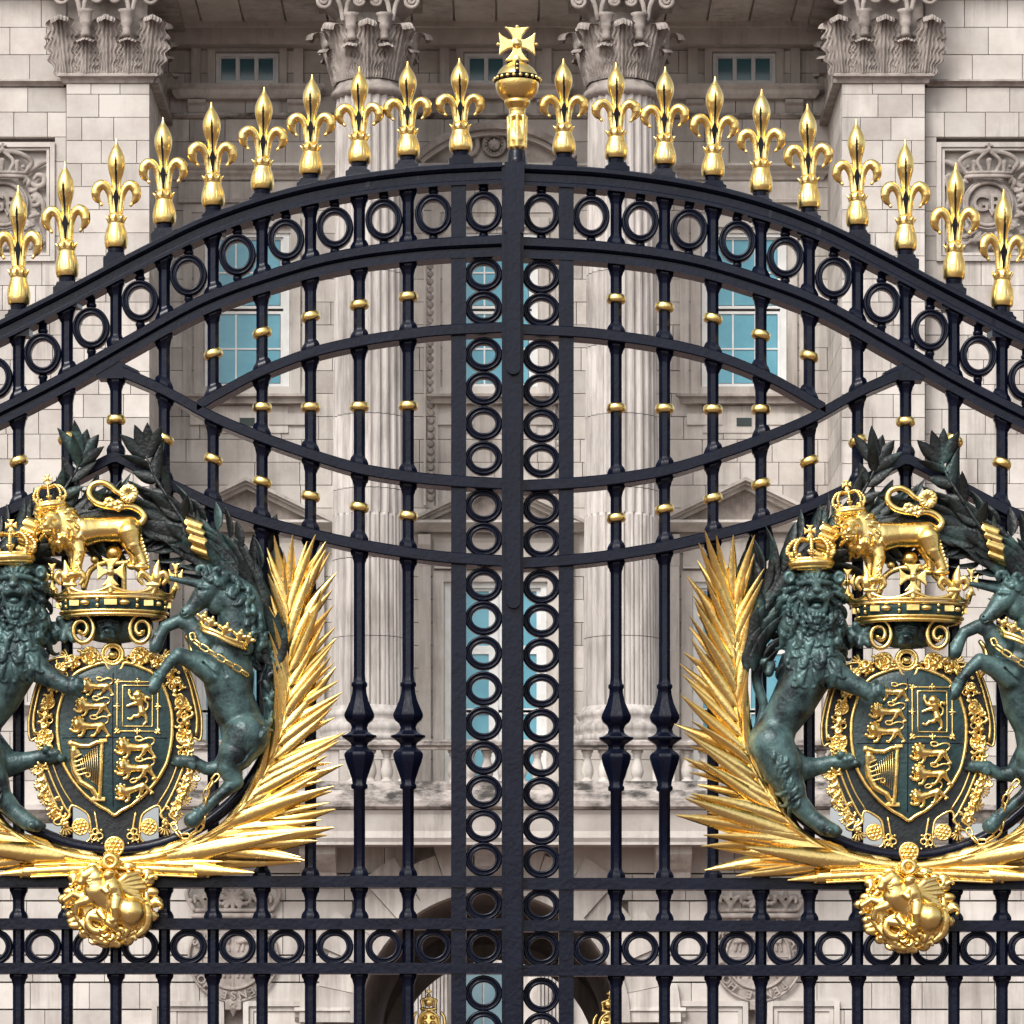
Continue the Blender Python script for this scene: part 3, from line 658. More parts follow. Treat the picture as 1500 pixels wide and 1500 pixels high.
for a, b in (((CX - 2, 985), (CX - 2, 1180)), ((CX - 76, 1080), (CX + 76, 1080))):
    pts = [(a[0] + (b[0] - a[0]) * f, a[1] + (b[1] - a[1]) * f) for f in np.linspace(0, 1, 24)]
    gtube('quarter_line', [(x, y, dome(x, y) - 0.2) for x, y in pts], 0.8, M['groove'], shield)
def relief(name, s, p, parent, rot=0, sc=1.0):
    if not isinstance(s, bpy.types.Mesh): V, F = s.mesh(); me = local_mesh(name, V, F[:, ::-1], M['gold'])
    else: me = s
    o = inst(name, me, G(p)[0], parent, scale=(sc, sc, sc)); o.rotation_euler = (0, rot, 0); return me
def passant():
    s = SDF((-36, -19, -4), (36, 19, 16), 0.7)
    s.poly([(-10, -1, 4), (4, 0, 4), (20, -1, 4)], [7.5, 5.2, 6.2], 2); s.ell((-17, -5, 6), (9.5, 10, 7), 1.5); s.ell((-19, -6, 11), (5, 5.5, 4), 1); s.ell((-19, -2.5, 14), (2.6, 2.2, 2), .8)
    for i in range(9):
        a = i * 0.7; s.ell((-17 + 9.5 * cos(a), -5 + 9.5 * sin(a), 6), 2.6, .8)
    s.poly([(-12, 3, 5), (-19, 9, 5), (-26, 8, 5), (-29, 5, 5)], [4, 2.8, 2.4, 3], 1); s.poly([(-8, 3, 6), (-9, 10, 6), (-12, 15, 6), (-16, 15.5, 6)], [4, 2.8, 2.3, 2.4], 1)
    s.poly([(17, 1, 6), (14, 8, 6), (11, 11, 6), (8, 15, 6), (4, 15.5, 6)], [5, 3.6, 2.4, 2.2, 2.4], 1); s.poly([(22, 1, 4), (26, 7, 4), (29, 11, 4), (32, 15, 4), (28, 16, 4)], [4.6, 3.2, 2.3, 2.2, 2.2], 1)
    s.poly(spline([(24, -3, 4), (30, -8, 4), (29, -14, 5), (20, -15, 5), (10, -11, 5), (3, -12, 5), (2, -16, 5), (9, -17, 5), (14, -13, 5)], per=3), 1.4, .4)
    return s
pm = None
for (u, v, ro, sc) in ((590, 352, 0, .80), (560, 508, 0, .86), (540, 662, 0, .92), (893, 830, 0, .95), (893, 990, 0, .95), (872, 1155, -.32, .86)):
    x, y, _ = C3(u, v)
    if pm is None: pm = relief('charge_lion', passant(), (x, y, dome(x, y) - 1), shield, ro, sc)
    else: relief('charge_lion', pm, (x, y, dome(x, y) - 1), shield, ro, sc)
s = SDF((-24, -32, -3), (24, 32, 14), 0.7)                                   # rampant lion
s.poly([(2, -10, 4), (4, 0, 4), (6, 9, 4)], [7, 4.6, 6], 2); s.ell((0, -17, 6), (7, 7.5, 6), 1); s.ell((-4, -17, 9), (3.4, 3, 3), 1)
for i in range(7): s.ell((1 + 7 * cos(i), -15 + 8 * sin(i), 5), 2.4, .7)
for a in ([(-2, -10, 5), (-10, -12, 5), (-14, -19, 5), (-13, -24, 5)], [(0, -5, 5), (-9, -3, 5), (-16, 0, 5)], [(5, 10, 5), (0, 15, 5), (-6, 15, 5), (-10, 20, 5), (-15, 19, 5)], [(8, 10, 4), (12, 17, 4), (13, 24, 4), (9, 28, 4)]): s.poly(a, [4, 2.8, 2.2, 2.4], 1)
s.poly(spline([(8, 8, 4), (14, 4, 4), (15, -4, 4), (11, -8, 4), (13, -14, 4), (17, -12, 4)], per=3), [1.6, 1.6, 2.6], .5)
x, y, _ = C3(920, 505); relief('rampant_lion', s, (x, y, dome(x, y) - 1), shield, 0, .95)
for (u0, v0, u1, v1, r) in ((757, 312, 1072, 700, 1.3), (800, 342, 1030, 662, 1.1)):
    x0, y0, _ = C3(u0, v0); x1, y1, _ = C3(u1, v1); pts = []
    for a, b in (((x0, y0), (x1, y0)), ((x1, y0), (x1, y1)), ((x1, y1), (x0, y1)), ((x0, y1), (x0, y0))):
        for f in np.linspace(0, 1, 8)[:-1]: xx = a[0] + (b[0] - a[0]) * f; yy = a[1] + (b[1] - a[1]) * f; pts.append((xx, yy, dome(xx, yy) + 1.2))
    gtube('tressure', pts, r, parent=shield, n=6, closed=True)
s = SDF((-6, -6, -2), (6, 6, 5), 0.6); s.poly([(0, 4, 1), (0, -4, 1)], [1, 1.6], .4)
for sd in (-1, 1): s.poly([(0, 2, 1), (sd * 3, -1, 1), (sd * 4, 2, 1)], [1.1, 1.3, .9], .4)
fm = None
x0, y0, _ = C3(757, 312); x1, y1, _ = C3(1072, 700); xm, ym = (x0 + x1) / 2, (y0 + y1) / 2
for (x, y, ro) in ((x0, y0, -.8), (x1, y0, .8), (x1, y1, 2.35), (x0, y1, -2.35), (xm, y0, 0), (xm, y1, pi), (x0, ym, -pi / 2), (x1, ym, pi / 2)):
    fm = relief('fleur', s if fm is None else fm, (x, y, dome(x, y) + 1), shield, ro)
s = SDF((96, 1076, 24), (162, 1178, 48), 0.7)                                 # harp
def H(u, v, e=2): x, y, _ = C3(u, v); return (x, y, dome(x, y) + e)
s.poly([H(640, 790), H(632, 1000), H(620, 1210)], 3.0, .8); s.box(np.array(H(650, 775)) - (6, 2.5, 3), np.array(H(650, 775)) + (6, 2.5, 3), .8); s.box(np.array(H(610, 1228)) - (10, 3, 3), np.array(H(610, 1228)) + (10, 3, 3), .8)
s.poly([H(400, 790), H(470, 812), H(540, 815), H(600, 785), H(640, 790)], [5, 3.6, 3.4, 3.2, 3], 1); s.ell(H(395, 795, 4), (4.5, 5.5, 4), 1); s.ell(H(440, 870, 2), (6, 7, 4), 1.5)
s.poly([H(420, 850), H(410, 930), H(425, 1010), H(470, 1090), H(560, 1145), H(590, 1200)], [6, 4.6, 4.8, 4.6, 4.0, 3.4], 1.5); s.ring(H(530, 1040), 3.2, 1.2, .4)
for k in range(5): s.cone(H(425 + 8 * k, 905 + 34 * k, 5), H(480 + 10 * k, 880 + 36 * k, 3), 1.6, 1.0, .6)
s.build('harp', M['gold'], shield)
for k in range(9):
    f = k / 8; a = H(470 + 95 * f, 900 - 40 * f - 30 * f * 0, 3); 
    a = H(465 + 17 * k, 915 - 12 * k, 3); b = H(500 + 14 * k, 1055 + 9 * k, 3) if k < 8 else H(612, 1130, 3)
    gtube('harp_string', [a, (np.array(a) + np.array(b)) / 2, b], 0.55, parent=shield, n=5)

# collar of roses and knots round the cartouche ------------------------
def rosette(): 
    s = SDF((-17, -17, -3), (17, 17, 10), 0.8); s.ell((0, 0, 1), (13.5, 13.5, 4), 1); s.ring((0, 0, 3.5), 12.5, 2.0, .5, 20)
    for i in range(6): s.ell((6.5 * cos(i * 1.047), 6.5 * sin(i * 1.047), 5), (3.4, 3.4, 2.6), .5); s.ell((10 * cos(i * 1.047 + .5), 10 * sin(i * 1.047 + .5), 4), 2, .4)
    s.ell((0, 0, 6.5), 2.8, .4); V, F = s.mesh(); return local_mesh('rosette', V, F[:, ::-1], M['gold'])
def knot():
    s = SDF((-14, -14, -3), (14, 14, 8), 0.8)
    for i in range(3): s.ring((5.5 * cos(i * 2.09 + .5), 5.5 * sin(i * 2.09 + .5), 2), 4.6, 1.5, .3, 12)
    s.ell((0, 0, 3), 3, .5); s.ell((9, -6, 2), 2.4, .4); s.ell((-9, -6, 2), 2.4, .4); s.ell((1, 10, 2), 2.4, .4); V, F = s.mesh(); return local_mesh('knot', V, F[:, ::-1], M['gold'])
def tassel():
    s = SDF((-16, -16, -3), (20, 18, 9), 0.8); s.ell((-3, -3, 3), (7, 7, 5), 1)
    for i in range(6): a = -.5 + i * .42; s.poly([(0, 0, 3), (9 * cos(a), 9 * sin(a), 3), (15 * cos(a + .1), 14 * sin(a + .1), 2)], [1.6, 1.4, 2.3], .5)
    for i in range(5): s.ell((-3 + 6 * cos(i * 1.256), -3 + 6 * sin(i * 1.256), 5), 2.3, .4)
    V, F = s.mesh(); return local_mesh('tassel', V, F[:, ::-1], M['gold'])
RO, KN, TA = rosette(), knot(), tassel()
def orn(name, me, p, sc=1.0, rot=0.0, mir=False):
    o = inst(name, me, G(p)[0], arms, scale=(-sc if mir else sc, sc, sc)); o.rotation_euler = (0, rot, 0)
for sd in (-1, 1):
    X = lambda dx: CX + sd * dx
    for dx, y, me, sc in ((97, 1028, RO, .72), (101, 1078, RO, .86), (88, 1003, KN, .95), (100, 1052, KN, .95), (78, 986, KN, .9), (100, 1100, KN, .8), (36, 960, RO, .98), (62, 968, KN, .95), (50, 1209, RO, .9), (27, 1221, KN, .95)):
        orn('rosette' if me is RO else 'knot', me, (X(dx), y, 25), sc, sd * .2)
    for dx, y, ro in ((112, 1122, 0.2), (106, 1146, .35), (98, 1166, .5), (88, 1186, .8), (72, 1208, 1.2), (70, 962, -.9)): orn('tassel', TA, (X(dx), y, 18), .82, sd * ro, sd < 0)
    for k in range(7): a = radians(200 + k * 11); orn('bead', RO, (CX + sd * (66 + 4.5 * k), 968 + 3.2 * k - 3, 29), .17)
    gtube('shield_supporter', spline([(X(103), 930, 30), (X(112), 945, 36), (X(113), 966, 38), (X(104), 984, 34)], per=5), [3, 5.5, 5.5, 2.5], M['gold'])
for sd in (-1, 1):                                                           # gilt foliage between the roses
    s = SDF((min(CX, CX + sd * 140), 945, 10), (max(CX, CX + sd * 140), 1215, 46), .95); r3 = random.Random(21)
    pth = spline([(20, 962, 27), (52, 964, 27), (76, 978, 27), (92, 1006, 27), (101, 1040, 27), (104, 1076, 27), (103, 1104, 25), (110, 1126, 19), (103, 1150, 19), (94, 1172, 19), (80, 1196, 19)], per=7)
    for i, q in enumerate(pth):
        for e in range(2): s.lock((CX + sd * (q[0] + r3.uniform(-6, 6)), q[1] + r3.uniform(-5, 5), q[2] + r3.uniform(-1, 3)), r3.uniform(0, 6.3), r3.uniform(9, 17), r3.uniform(1.7, 2.7), curl=r3.choice((-1.2, 1.2)), k=.4, lift=4)
    s.build('gilt_foliage', M['gold'], cart)
s = SDF((CX - 22, 936, 14), (CX + 22, 980, 46), .8); s.ring((CX - 3, 958, 30), 15, 3.0, .4, 24); s.ring((CX - 3, 958, 32), 10.5, 1.4, .3, 20); s.ell((CX - 3, 959, 30), (7, 6, 6), .5); s.build('garter_ring', M['gold'], arms)
orn('rosette', RO, (CX, 1238, 30), 1.05)

# mask and scrolls under the crown -------------------------------------
s = SDF((98, 886, 4), (236, 956, 74), 1.2)
s.ell((CX, 916, 26), (56, 26, 24), 3); s.ell((160, 915, 44), (21, 22, 16), 3); s.ell((160, 930, 58), (11, 9, 9), 2); s.ell((160, 928, 67), (5, 3.2, 3), .6)
for sd in (-1, 1):
    s.ell((160 + sd * 10, 917, 58), (5, 2.6, 3), .5, 'd'); s.cone((160 + sd * 3, 911, 60), (160 + sd * 15, 914, 56), 2.6, 2, 1); s.ell((160 + sd * 7, 936, 60), (5, 4, 4), 1.5)
s.ell((160, 940, 62), (7, 1.2, 3), .4, 'd'); s.build('mask', M['bronze'], arms)
for sd in (-1, 1):
    c = (CX - 2 + sd * 43, 927); pts = []
    for k in range(40):
        f = k / 39; a = (-pi / 2 - .5) + f * 2 * pi * 1.75; r = 24 * (1 - f) ** .8 + 3
        pts.append((c[0] - sd * (r * cos(a) * .72) , c[1] + r * sin(a) * .92 - 2, 54 + 6 * f))
    pts = [(CX + sd * 64, 900, 40)] + pts
    gtube('scroll', pts, [2.6, 3.8, 3.4, 2.8, 4.0], n=8)
gtube('gilt_edge', spline([(CX - 34, 903, 56), (CX - 20, 896, 66), (CX, 894, 68), (CX + 20, 896, 66), (CX + 34, 903, 56)], per=5), 2.6)

# crowns ----------------------------------------------------------------
def crown(name, cx, yb, w, h, d0, rot=0.0, parent=arms):
    """closed royal crown: yb bottom of band, w band width, h whole height"""
    R = w / 2; s = SDF((-R * 1.35, -h - 3, -R * 0.9), (R * 1.35, 4, R * 0.95), max(.7, w / 75)); bh = h * .20; z = .62
    for yy, r in ((0, 1.8), (-bh, 1.5)): s.poly([(R * cos(a), yy, z * R * sin(a)) for a in np.linspace(0, 2 * pi, 25)], r * w / 55, .5)
    s.poly([(R * cos(a), -bh / 2, z * R * sin(a)) for a in np.linspace(0, 2 * pi, 25)], bh * .42, .5)
    for i in range(9): a = pi * i / 8; s.ell((R * 1.03 * cos(a), -bh / 2, z * R * 1.08 * sin(a)), bh * .28, .3)
    for i in range(5):
        a = pi * i / 4; b = (R * 1.06 * cos(a), -bh, z * R * 1.06 * sin(a)); u = w * .085
        if i % 2 == 0:
            for dx, dy in ((0, -1), (-.75, -.9), (.75, -.9)): s.cone((b[0], b[1] - u * .8, b[2]), (b[0] + dx * u * 1.1, b[1] - u * 1.0 + dy * u, b[2]), u * .42, u * .5, .5)
        else:
            s.cone(b, (b[0], b[1] - u * 2.1, b[2]), u * .5, u * .3, .5)
            for q in (-1, 1): s.poly([(b[0], b[1] - u * .4, b[2]), (b[0] + q * u, b[1] - u * 1.3, b[2]), (b[0] + q * u * 1.3, b[1] - u * .7, b[2])], u * .32, .5)
    for a in (0, pi / 4, pi / 2, 3 * pi / 4, pi):
        pts = spline([(R * cos(a), -bh, z * R * sin(a)), (R * 1.12 * cos(a), -h * .42, z * R * 1.1 * sin(a)), (R * .72 * cos(a), -h * .62, z * R * .75 * sin(a)), (R * .1 * cos(a), -h * .60, 0)], per=4)
        s.poly(pts, w * .042, .5)
        for p in pts[2:-1:1]: s.ell(p * np.array([1.05, 1.03, 1.08]), w * .05, .3)
    s.ell((0, -h * .67, 0), w * .085, .5); c_ = h * .84; u = h * .12
    s.cross((0, -c_, 0), u * 1.15, u * 1.15, max(1.6, u * .3), .28)
    V, F = s.mesh(); c, n_ = cos(rot), sin(rot); V = np.stack([V[:, 0] * c - V[:, 1] * n_ + cx, V[:, 0] * n_ + V[:, 1] * c + yb, V[:, 2] + d0], 1)
    return mesh_obj(name, G(V), F[:, ::-1].copy(), M['gold'], parent, True)
# great crown: dark band, gilt rims, jewels, crosses and fleurs
RB, zq, yb0, dc = 81, .60, 893, 40
def rim_pts(R, y, n=48): return [(CX + R * cos(a), y, dc + zq * R * sin(a)) for a in np.linspace(0, 2 * pi, n + 1)[:-1]]
gc = mesh_obj('great_crown', *(lambda V, F: (G(V), F))(*lathe([(72, 12), (76, 6), (80, -4), (83, -14), (70, -14)], 48, c=(CX, yb0, dc), sq=zq)), M['enamel'], arms, True)
for R, dy, r in ((73.5, 12, 3.4), (78, 7, 2.2), (83, -12, 2.6), (85.5, -17, 2.2)): gtube('crown_rim', rim_pts(R, yb0 + dy), r, parent=gc, closed=True)
for i in range(13):
    a = radians(6 + 168 * i / 12); c = np.array([CX + 80.5 * cos(a), yb0 - 4, dc + zq * 83 * sin(a)]); s_ = max(.35, sin(a))
    if i % 3 == 0: V, F = prism([(-9 * s_, -4), (9 * s_, -4), (9 * s_, 4), (-9 * s_, 4)], -3, 3)
    elif i % 3 == 1:
        mb = MB(); [mb.add(*lathe([(.5, q - 3), (2.7, q - 1.5), (2.7, q + 1.5), (.5, q + 3)], 8)) for q in (-4, 4)]; V, F = np.concatenate(mb.V), mb.F
    else: V, F = lathe([(8 * s_ * .6, -3.4), (8 * s_, -1.5), (8 * s_, 1.5), (8 * s_ * .6, 3.4)], 12, sq=.5)
    mesh_obj('jewel', G(np.array(V) + c), F, M['gold'], gc, i % 3 != 0)
s = SDF((62, 796, -20), (272, 886, 100), 1.15)
for i in range(5):
    a = pi * i / 4; b = np.array([CX + 85 * cos(a), yb0 - 18, dc + zq * 85 * sin(a)]); o_ = np.array([cos(a) * 7, 0, 0])
    if i % 2 == 0:
        c = b + np.array([cos(a) * 5, -29, 0]); wv = 20 if i == 2 else 11
        s.cross(c, wv, 20, 3.0, .2); s.cone(b, c + (0, 14, 0), 4.2, 3.4, 1)
    else:
        s.poly(spline([b, b + o_ + (0, -16, 0), b + o_ + (0, -32, 0), b + o_ * 1.6 + (0, -48, 0)], per=5), [4, 4.2, 8.2, 5, 1.2], 1.0)
        for q in (-1, 1): s.poly(spline([b + (0, -10, 0), b + (q * 8, -24, 1), b + (q * 16, -29, 2), b + (q * 20, -21, 2), b + (q * 15, -14, 2)], per=5), [3, 4.4, 5.0, 4.2, 3], .6)
        s.cone(b + (-8, -12, 3), b + (8, -12, 3), 2.8, 2.8, .6)
    if i < 4:
        arc = [np.array([CX + 85 * cos(a + pi / 4 * f), yb0 - 18 - 9 * abs(2 * f - 1) ** 2, dc + zq * 85 * sin(a + pi / 4 * f)]) for f in np.linspace(0, 1, 9)]; s.poly(arc, [4, 2.6, 2.2, 2.6, 4], 1.0)
s.poly(spline([(CX - 44, 862, 40), (CX - 34, 836, 40), (CX - 12, 826, 44), (CX + 4, 828, 46), (CX + 26, 828, 44), (CX + 50, 850, 40)], per=4), 4.5, 1)
s.ell((CX, 812, 44), (12, 11, 11), 1); s.ell((CX - 28, 822, 46), 6, .5); s.ell((CX + 24, 824, 46), 5, .5); s.cone((CX + 14, 880, 30), (CX + 14, 832, 34), 4, 4, 1)
s.build('crown_cresting', M['gold'], gc)

# supporters --------------------------------------------------------------
def lion():
    s = SDF((-82, 826, -22), (128, 1226, 116), 1.25); s.ks = .8
    # trunk
    s.poly([R1(400, 600, 42), R1(370, 740, 42), R1(300, 880, 38), R1(225, 1000, 34), R1(180, 1090, 34)], [40, 37, 33, 28, 33], 8)
    s.poly([R1(185, 1110, 42), R1(235, 1230, 46), R1(285, 1340, 46), Z9(500, 520, 46), Z9(560, 585, 46), Z9(620, 632, 50), Z9(665, 650, 54)], [33, 30, 21, 17, 13, 13, 10], 5)
    for k in range(4): s.ell(Z9(625 + 20 * k, 655 - 4 * (k % 2), 62 - 7 * abs(k - 1)), (6, 5.5, 6), 1.5)
    s.poly([R1(220, 1120, 8), R1(330, 1230, 14), R1(430, 1215, 18), R1(520, 1195, 22), R1(580, 1190, 26)], [26, 20, 13, 11, 13], 4)
    for k in range(4): s.ell(R1(545 + 26 * k, 1160 + 16 * (k % 2) + 10 * k, 34), (6.5, 6.5, 7), 1.2)
    # forelegs
    s.poly([R1(430, 660, 60), R1(500, 750, 68), R1(580, 800, 74), R1(650, 835, 78), R1(690, 855, 78)], [24, 20, 15, 12.5, 13], 5)
    for (u, v, d) in ((765, 822, 82), (762, 862, 84), (735, 895, 82), (690, 905, 80), (715, 800, 76)): s.poly([R1(690, 850, 80), R1((690 + u) / 2, (850 + v) / 2 - 8, d + 4), R1(u, v, d)], [8, 6.5, 4.6], 1.5)
    s.poly([R1(520, 560, 24), R1(590, 545, 28), R1(650, 530, 34)], [20, 15, 13], 4)
    for (u, v) in ((690, 505), (705, 545), (690, 590), (640, 590), (620, 490)): s.poly([R1(650, 535, 38), R1(u, v, 44)], [9, 6], 1.2)
    # mane mass, then rows of locks
    s.ell(R1(395, 345, 34), (47, 43, 28), 5); s.ell(R1(390, 500, 40), (51, 38, 34), 6)
    rr = random.Random(11)
    s.top()
    for row, (v, u0, u1, n) in enumerate(((735, 290, 500, 5), (690, 250, 540, 7), (635, 220, 570, 8), (580, 205, 585, 9), (525, 205, 590, 9), (470, 210, 590, 9))):
        if row % 2 == 0: s.top()
        for i in range(n):
            u = u0 + (u1 - u0) * (i + .5) / n + rr.uniform(-8, 8); sg = -1 if (i + row) % 2 else 1; p = R1(u, v)
            s.slock(p[0], p[1], pi / 2 + rr.uniform(-.25, .25) - sg * .55 + (u - 390) * -.002, 33, 4.6, curl=sg * rr.uniform(1.1, 1.6), k=.4, up=.35)
    fc = np.array(R1(400, 345))
    for Rr, n in ((50, 22), (41, 19), (31, 15)):
        s.top()
        for i in range(n):
            a = 2 * pi * (i + .5 * (n % 2)) / n; sg = 1.0 if cos(a) > 0 else -1.0
            s.slock(fc[0] + Rr * .80 * cos(a), fc[1] + Rr * .86 * sin(a), a + rr.uniform(-.3, .3) + .5 * sg, 25, 4.2, curl=sg * rr.uniform(.9, 1.5), k=.4, up=.5, dflt=24)
    # face
    s.ell(R1(400, 310, 66), (23, 26, 20), 1.2); s.ell(R1(404, 352, 90), (14.5, 11, 11), 2.5); s.poly([R1(400, 280, 84), R1(404, 330, 100)], [6.0, 6.5], 2)
    s.ell(R1(404, 334, 103), (7.5, 4.2, 4), .5)
    for sd in (-1, 1):
        s.cone(R1(400 + sd * 20, 284, 88), R1(400 + sd * 82, 290, 78), 5, 4.2, .8); s.ell(R1(400 + sd * 50, 314, 86), (6.5, 4.6, 5), .4, 'd'); s.ell(R1(400 + sd * 50, 315, 80), (3.6, 3.0, 3.2), .3)
        s.ell(R1(400 + sd * 62, 350, 78), (9, 9, 8), 2); s.ell(R1(402 + sd * 28, 364, 95), (8.5, 7, 7), 1.0); s.ell(R1(400 + sd * 128, 250, 62), (9, 10, 5), .8); s.ell(R1(400 + sd * 128, 252, 67), (5, 6, 3), .5, 'd')
        s.cone(R1(402 + sd * 54, 375, 88), R1(402 + sd * 46, 430, 84), 4.2, 3.6, .8)
        for q in range(3): s.cone(R1(402 + sd * (18 + 14 * q), 362, 103 - 2 * q), R1(402 + sd * (20 + 14 * q), 368, 103 - 2 * q), .9, .9, .2, 'd')
    s.ell(R1(403, 436, 82), (14, 9.5, 11), 1.5); s.ell(R1(403, 400, 98), (10.5, 7.5, 11), .6, 'd'); s.ell(R1(403, 412, 90), (7.5, 4.4, 8), .5)
    s.top()
    for k in range(7): p = R1(345 + 20 * k, 452); s.slock(p[0], p[1], pi / 2 + .12 * (k - 3), 18, 3.2, curl=.6 * (1 if k > 3 else -1), k=.3, up=.6)
    for k in range(6): p = R1(345 + 22 * k, 262); s.slock(p[0], p[1], -pi / 2 + .25 * (k - 2.5), 15, 3.4, curl=.8 * (1 if k > 2 else -1), k=.3, up=.6)
    # tail with its great tuft
    s.poly(spline([R1(120, 1000, 18), R1(150, 900, 18), R1(118, 800, 20), R1(112, 720, 24), R1(140, 675, 28), R1(178, 690, 30), R1(172, 730, 32)], per=3), [6, 7, 8.5, 9, 7], 1.2)
    s.poly(spline([R1(150, 660, 24), R1(95, 590, 26), R1(52, 510, 28), R1(68, 440, 30), R1(115, 425, 32), R1(150, 480, 34), R1(135, 560, 34), R1(100, 540, 36)], per=3), [7, 10, 11, 10, 8.5, 7, 5], 1)
    for i in range(9): s.lock(R1(70 + 12 * (i % 4), 440 + 24 * i, 36), -.4 + i * .5, 20, 3.4, curl=1.1, k=.7)
    # fur behind the leg, curl on the hip
    for i in range(11):
        if i == 0: s.top()
        p = R1(205 + 9 * i + rr.uniform(-14, 14), 1150 + 27 * i + rr.uniform(-10, 10)); s.slock(p[0], p[1], pi / 2 + rr.uniform(.1, .9), rr.uniform(18, 28), 3.2, curl=rr.choice((-1.3, 1.2)), k=.4)
        p = R1(245 + 8 * i + rr.uniform(-14, 14), 1180 + 22 * i); s.slock(p[0], p[1], pi / 2 + rr.uniform(.2, 1.1), rr.uniform(14, 22), 2.8, curl=rr.choice((1.3, -1.0)), k=.4)
    s.ring(R1(185, 1095, 68), 9, 3.2, 1, 14, -1, 4.4)
    # muscle lines
    for a, b, r in ((R1(250, 900, 74), R1(190, 1000, 66), 3), (R1(330, 860, 78), R1(300, 960, 68), 2.5), (R1(390, 800, 78), R1(360, 900, 70), 2.5)): s.cone(a, b, r, r, 3, 'd')
    return s
lion().build('lion_supporter', M['bronze'], arms, 'dark green bronze crowned lion standing left of the shield')
crown('lion_crown', 22, 829, 58, 64, 66, -.03)

def unicorn():
    s = SDF((222, 826, -22), (412, 1216, 106), 1.2); s.ks = .8; s.fat = .7
    s.poly([Z4(985, 1400, 44), Z4(1000, 1470, 44), Z7(1010, 70, 42), Z7(1050, 160, 40), Z7(1075, 230, 38)], [36, 37, 33, 31, 35], 8)
    s.poly([Z4(960, 1110, 56), Z4(1030, 1180, 52), Z4(1040, 1290, 48), Z4(985, 1400, 44)], [20, 24, 28, 36], 6)
    # head
    s.poly([Z4(935, 1085, 62), Z4(890, 1140, 66), Z4(845, 1190, 70), Z4(822, 1208, 72)], [18, 15.5, 10, 8.5], 3); s.ell(Z4(955, 1160, 62), (15, 17, 12), 3)
    s.ell(Z4(812, 1204, 78), 2.2, .5, 'd'); s.cone(Z4(815, 1222, 78), Z4(850, 1212, 82), 1.3, 1.0, .4, 'd'); s.ell(Z4(900, 1112, 80), (4, 3, 3), .5, 'd'); s.ell(Z4(900, 1113, 78), (2.8, 2.4, 2.6), .3); s.cone(Z4(880, 1098, 80), Z4(920, 1102, 80), 2.6, 2.2, .8)
    s.cone(Z4(870, 1130, 82), Z4(840, 1175, 82), 1.8, 1.2, 1.2, 'd')
    s.cone(Z4(930, 1040, 58), Z4(915, 1000, 60), 5, 1.5, 1); s.cone(Z4(965, 1040, 50), Z4(965, 1005, 50), 5, 1.5, 1)
    h0, h1 = np.array(Z4(880, 1084, 70)), np.array(Z4(690, 1046, 78)); s.cone(h0, h1, 5.2, 1.7, .8)
    for k in range(9): p = h0 + (h1 - h0) * (k + .5) / 9.5; s.cone(p + (-1.4, -3.6 * (1 - k / 11), 2), p + (1.4, 3.6 * (1 - k / 11), 2), 1.1, 1.1, .4)
    rr = random.Random(5)
    for i, (u, v) in enumerate(((880, 1040), (910, 1030), (940, 1035), (900, 1060), (925, 1060))): s.lock(Z4(u, v, 72), -2.2 + .5 * i, 17, 3.2, curl=(-1) ** i * 1.2, k=.6)
    cr = spline([Z4(960, 1030, 52), Z4(1040, 1060, 50), Z4(1100, 1120, 48), Z4(1130, 1200, 44), Z4(1140, 1290, 42), Z4(1130, 1370, 40)], per=3)
    s.poly(cr, [7, 9, 10, 10, 9, 7], 3)
    for i, p in enumerate(cr):
        if i % 4 == 0: s.top()
        for q in range(2): s.slock(p[0] + rr.uniform(-9, 5) - 5 * q, p[1] + rr.uniform(-4, 4), pi / 2 + rr.uniform(-.2, .9), 25, 3.8, curl=(-1) ** (i + q) * rr.uniform(.8, 1.4), k=.4, up=.4)
    # legs
    s.poly([Z4(900, 1340, 60), Z4(840, 1255, 64), Z4(790, 1240, 66), Z4(730, 1268, 68), Z4(712, 1300, 68)], [20, 11.5, 9, 8, 7.5], 4); s.cone(Z4(712, 1300, 68), Z4(688, 1350, 70), 8, 10.5, 1); 
    s.poly([Z4(930, 1450, 66), Z4(860, 1420, 74), Z4(795, 1395, 80), Z4(755, 1425, 80), Z4(715, 1475, 80)], [22, 14, 10.5, 8, 7], 4); s.cone(Z4(715, 1478, 80), Z4(680, 1535, 82), 7.5, 10, 1)
    s.poly([Z7(1080, 240, 52), Z7(1040, 310, 56), Z7(1005, 375, 56), Z7(1032, 438, 56), Z7(985, 480, 58), Z7(925, 530, 60), Z7(898, 556, 60)], [34, 26, 17, 12, 8.5, 7.5, 8.5], 4); s.cone(Z7(890, 566, 60), Z7(845, 605, 62), 8, 11, 1)
    s.poly([Z7(1030, 300, 22), Z7(960, 370, 22), Z7(900, 372, 24), Z7(850, 345, 26)], [24, 12, 8.5, 8], 4); s.cone(Z7(845, 342, 26), Z7(780, 338, 28), 9, 8, 1); s.cone(Z7(780, 345, 28), Z7(752, 350, 28), 8, 2, 1)
    for p in (Z7(880, 562, 66), Z4(712, 1305, 72), Z4(714, 1480, 86), Z7(848, 350, 32)):
        for k in range(4): s.lock(p, 1.2 + .5 * k, 11, 2.4, curl=.9, k=.5)
    # tail: a rope of curls along the back
    tl = spline([Z7(1150, 250, 20), Z7(1185, 120, 24), Z7(1170, 0, 28), Z4(1195, 1420, 30), Z4(1165, 1340, 32), Z4(1120, 1370, 36)], per=3); s.poly(tl, [7, 10, 11, 11, 9, 6], 2)
    s.top()
    for i, p in enumerate(tl): s.slock(p[0], p[1], -1.2 + rr.uniform(-.8, .8), 24, 3.8, curl=(-1) ** i * 1.2, k=.4, up=.4)
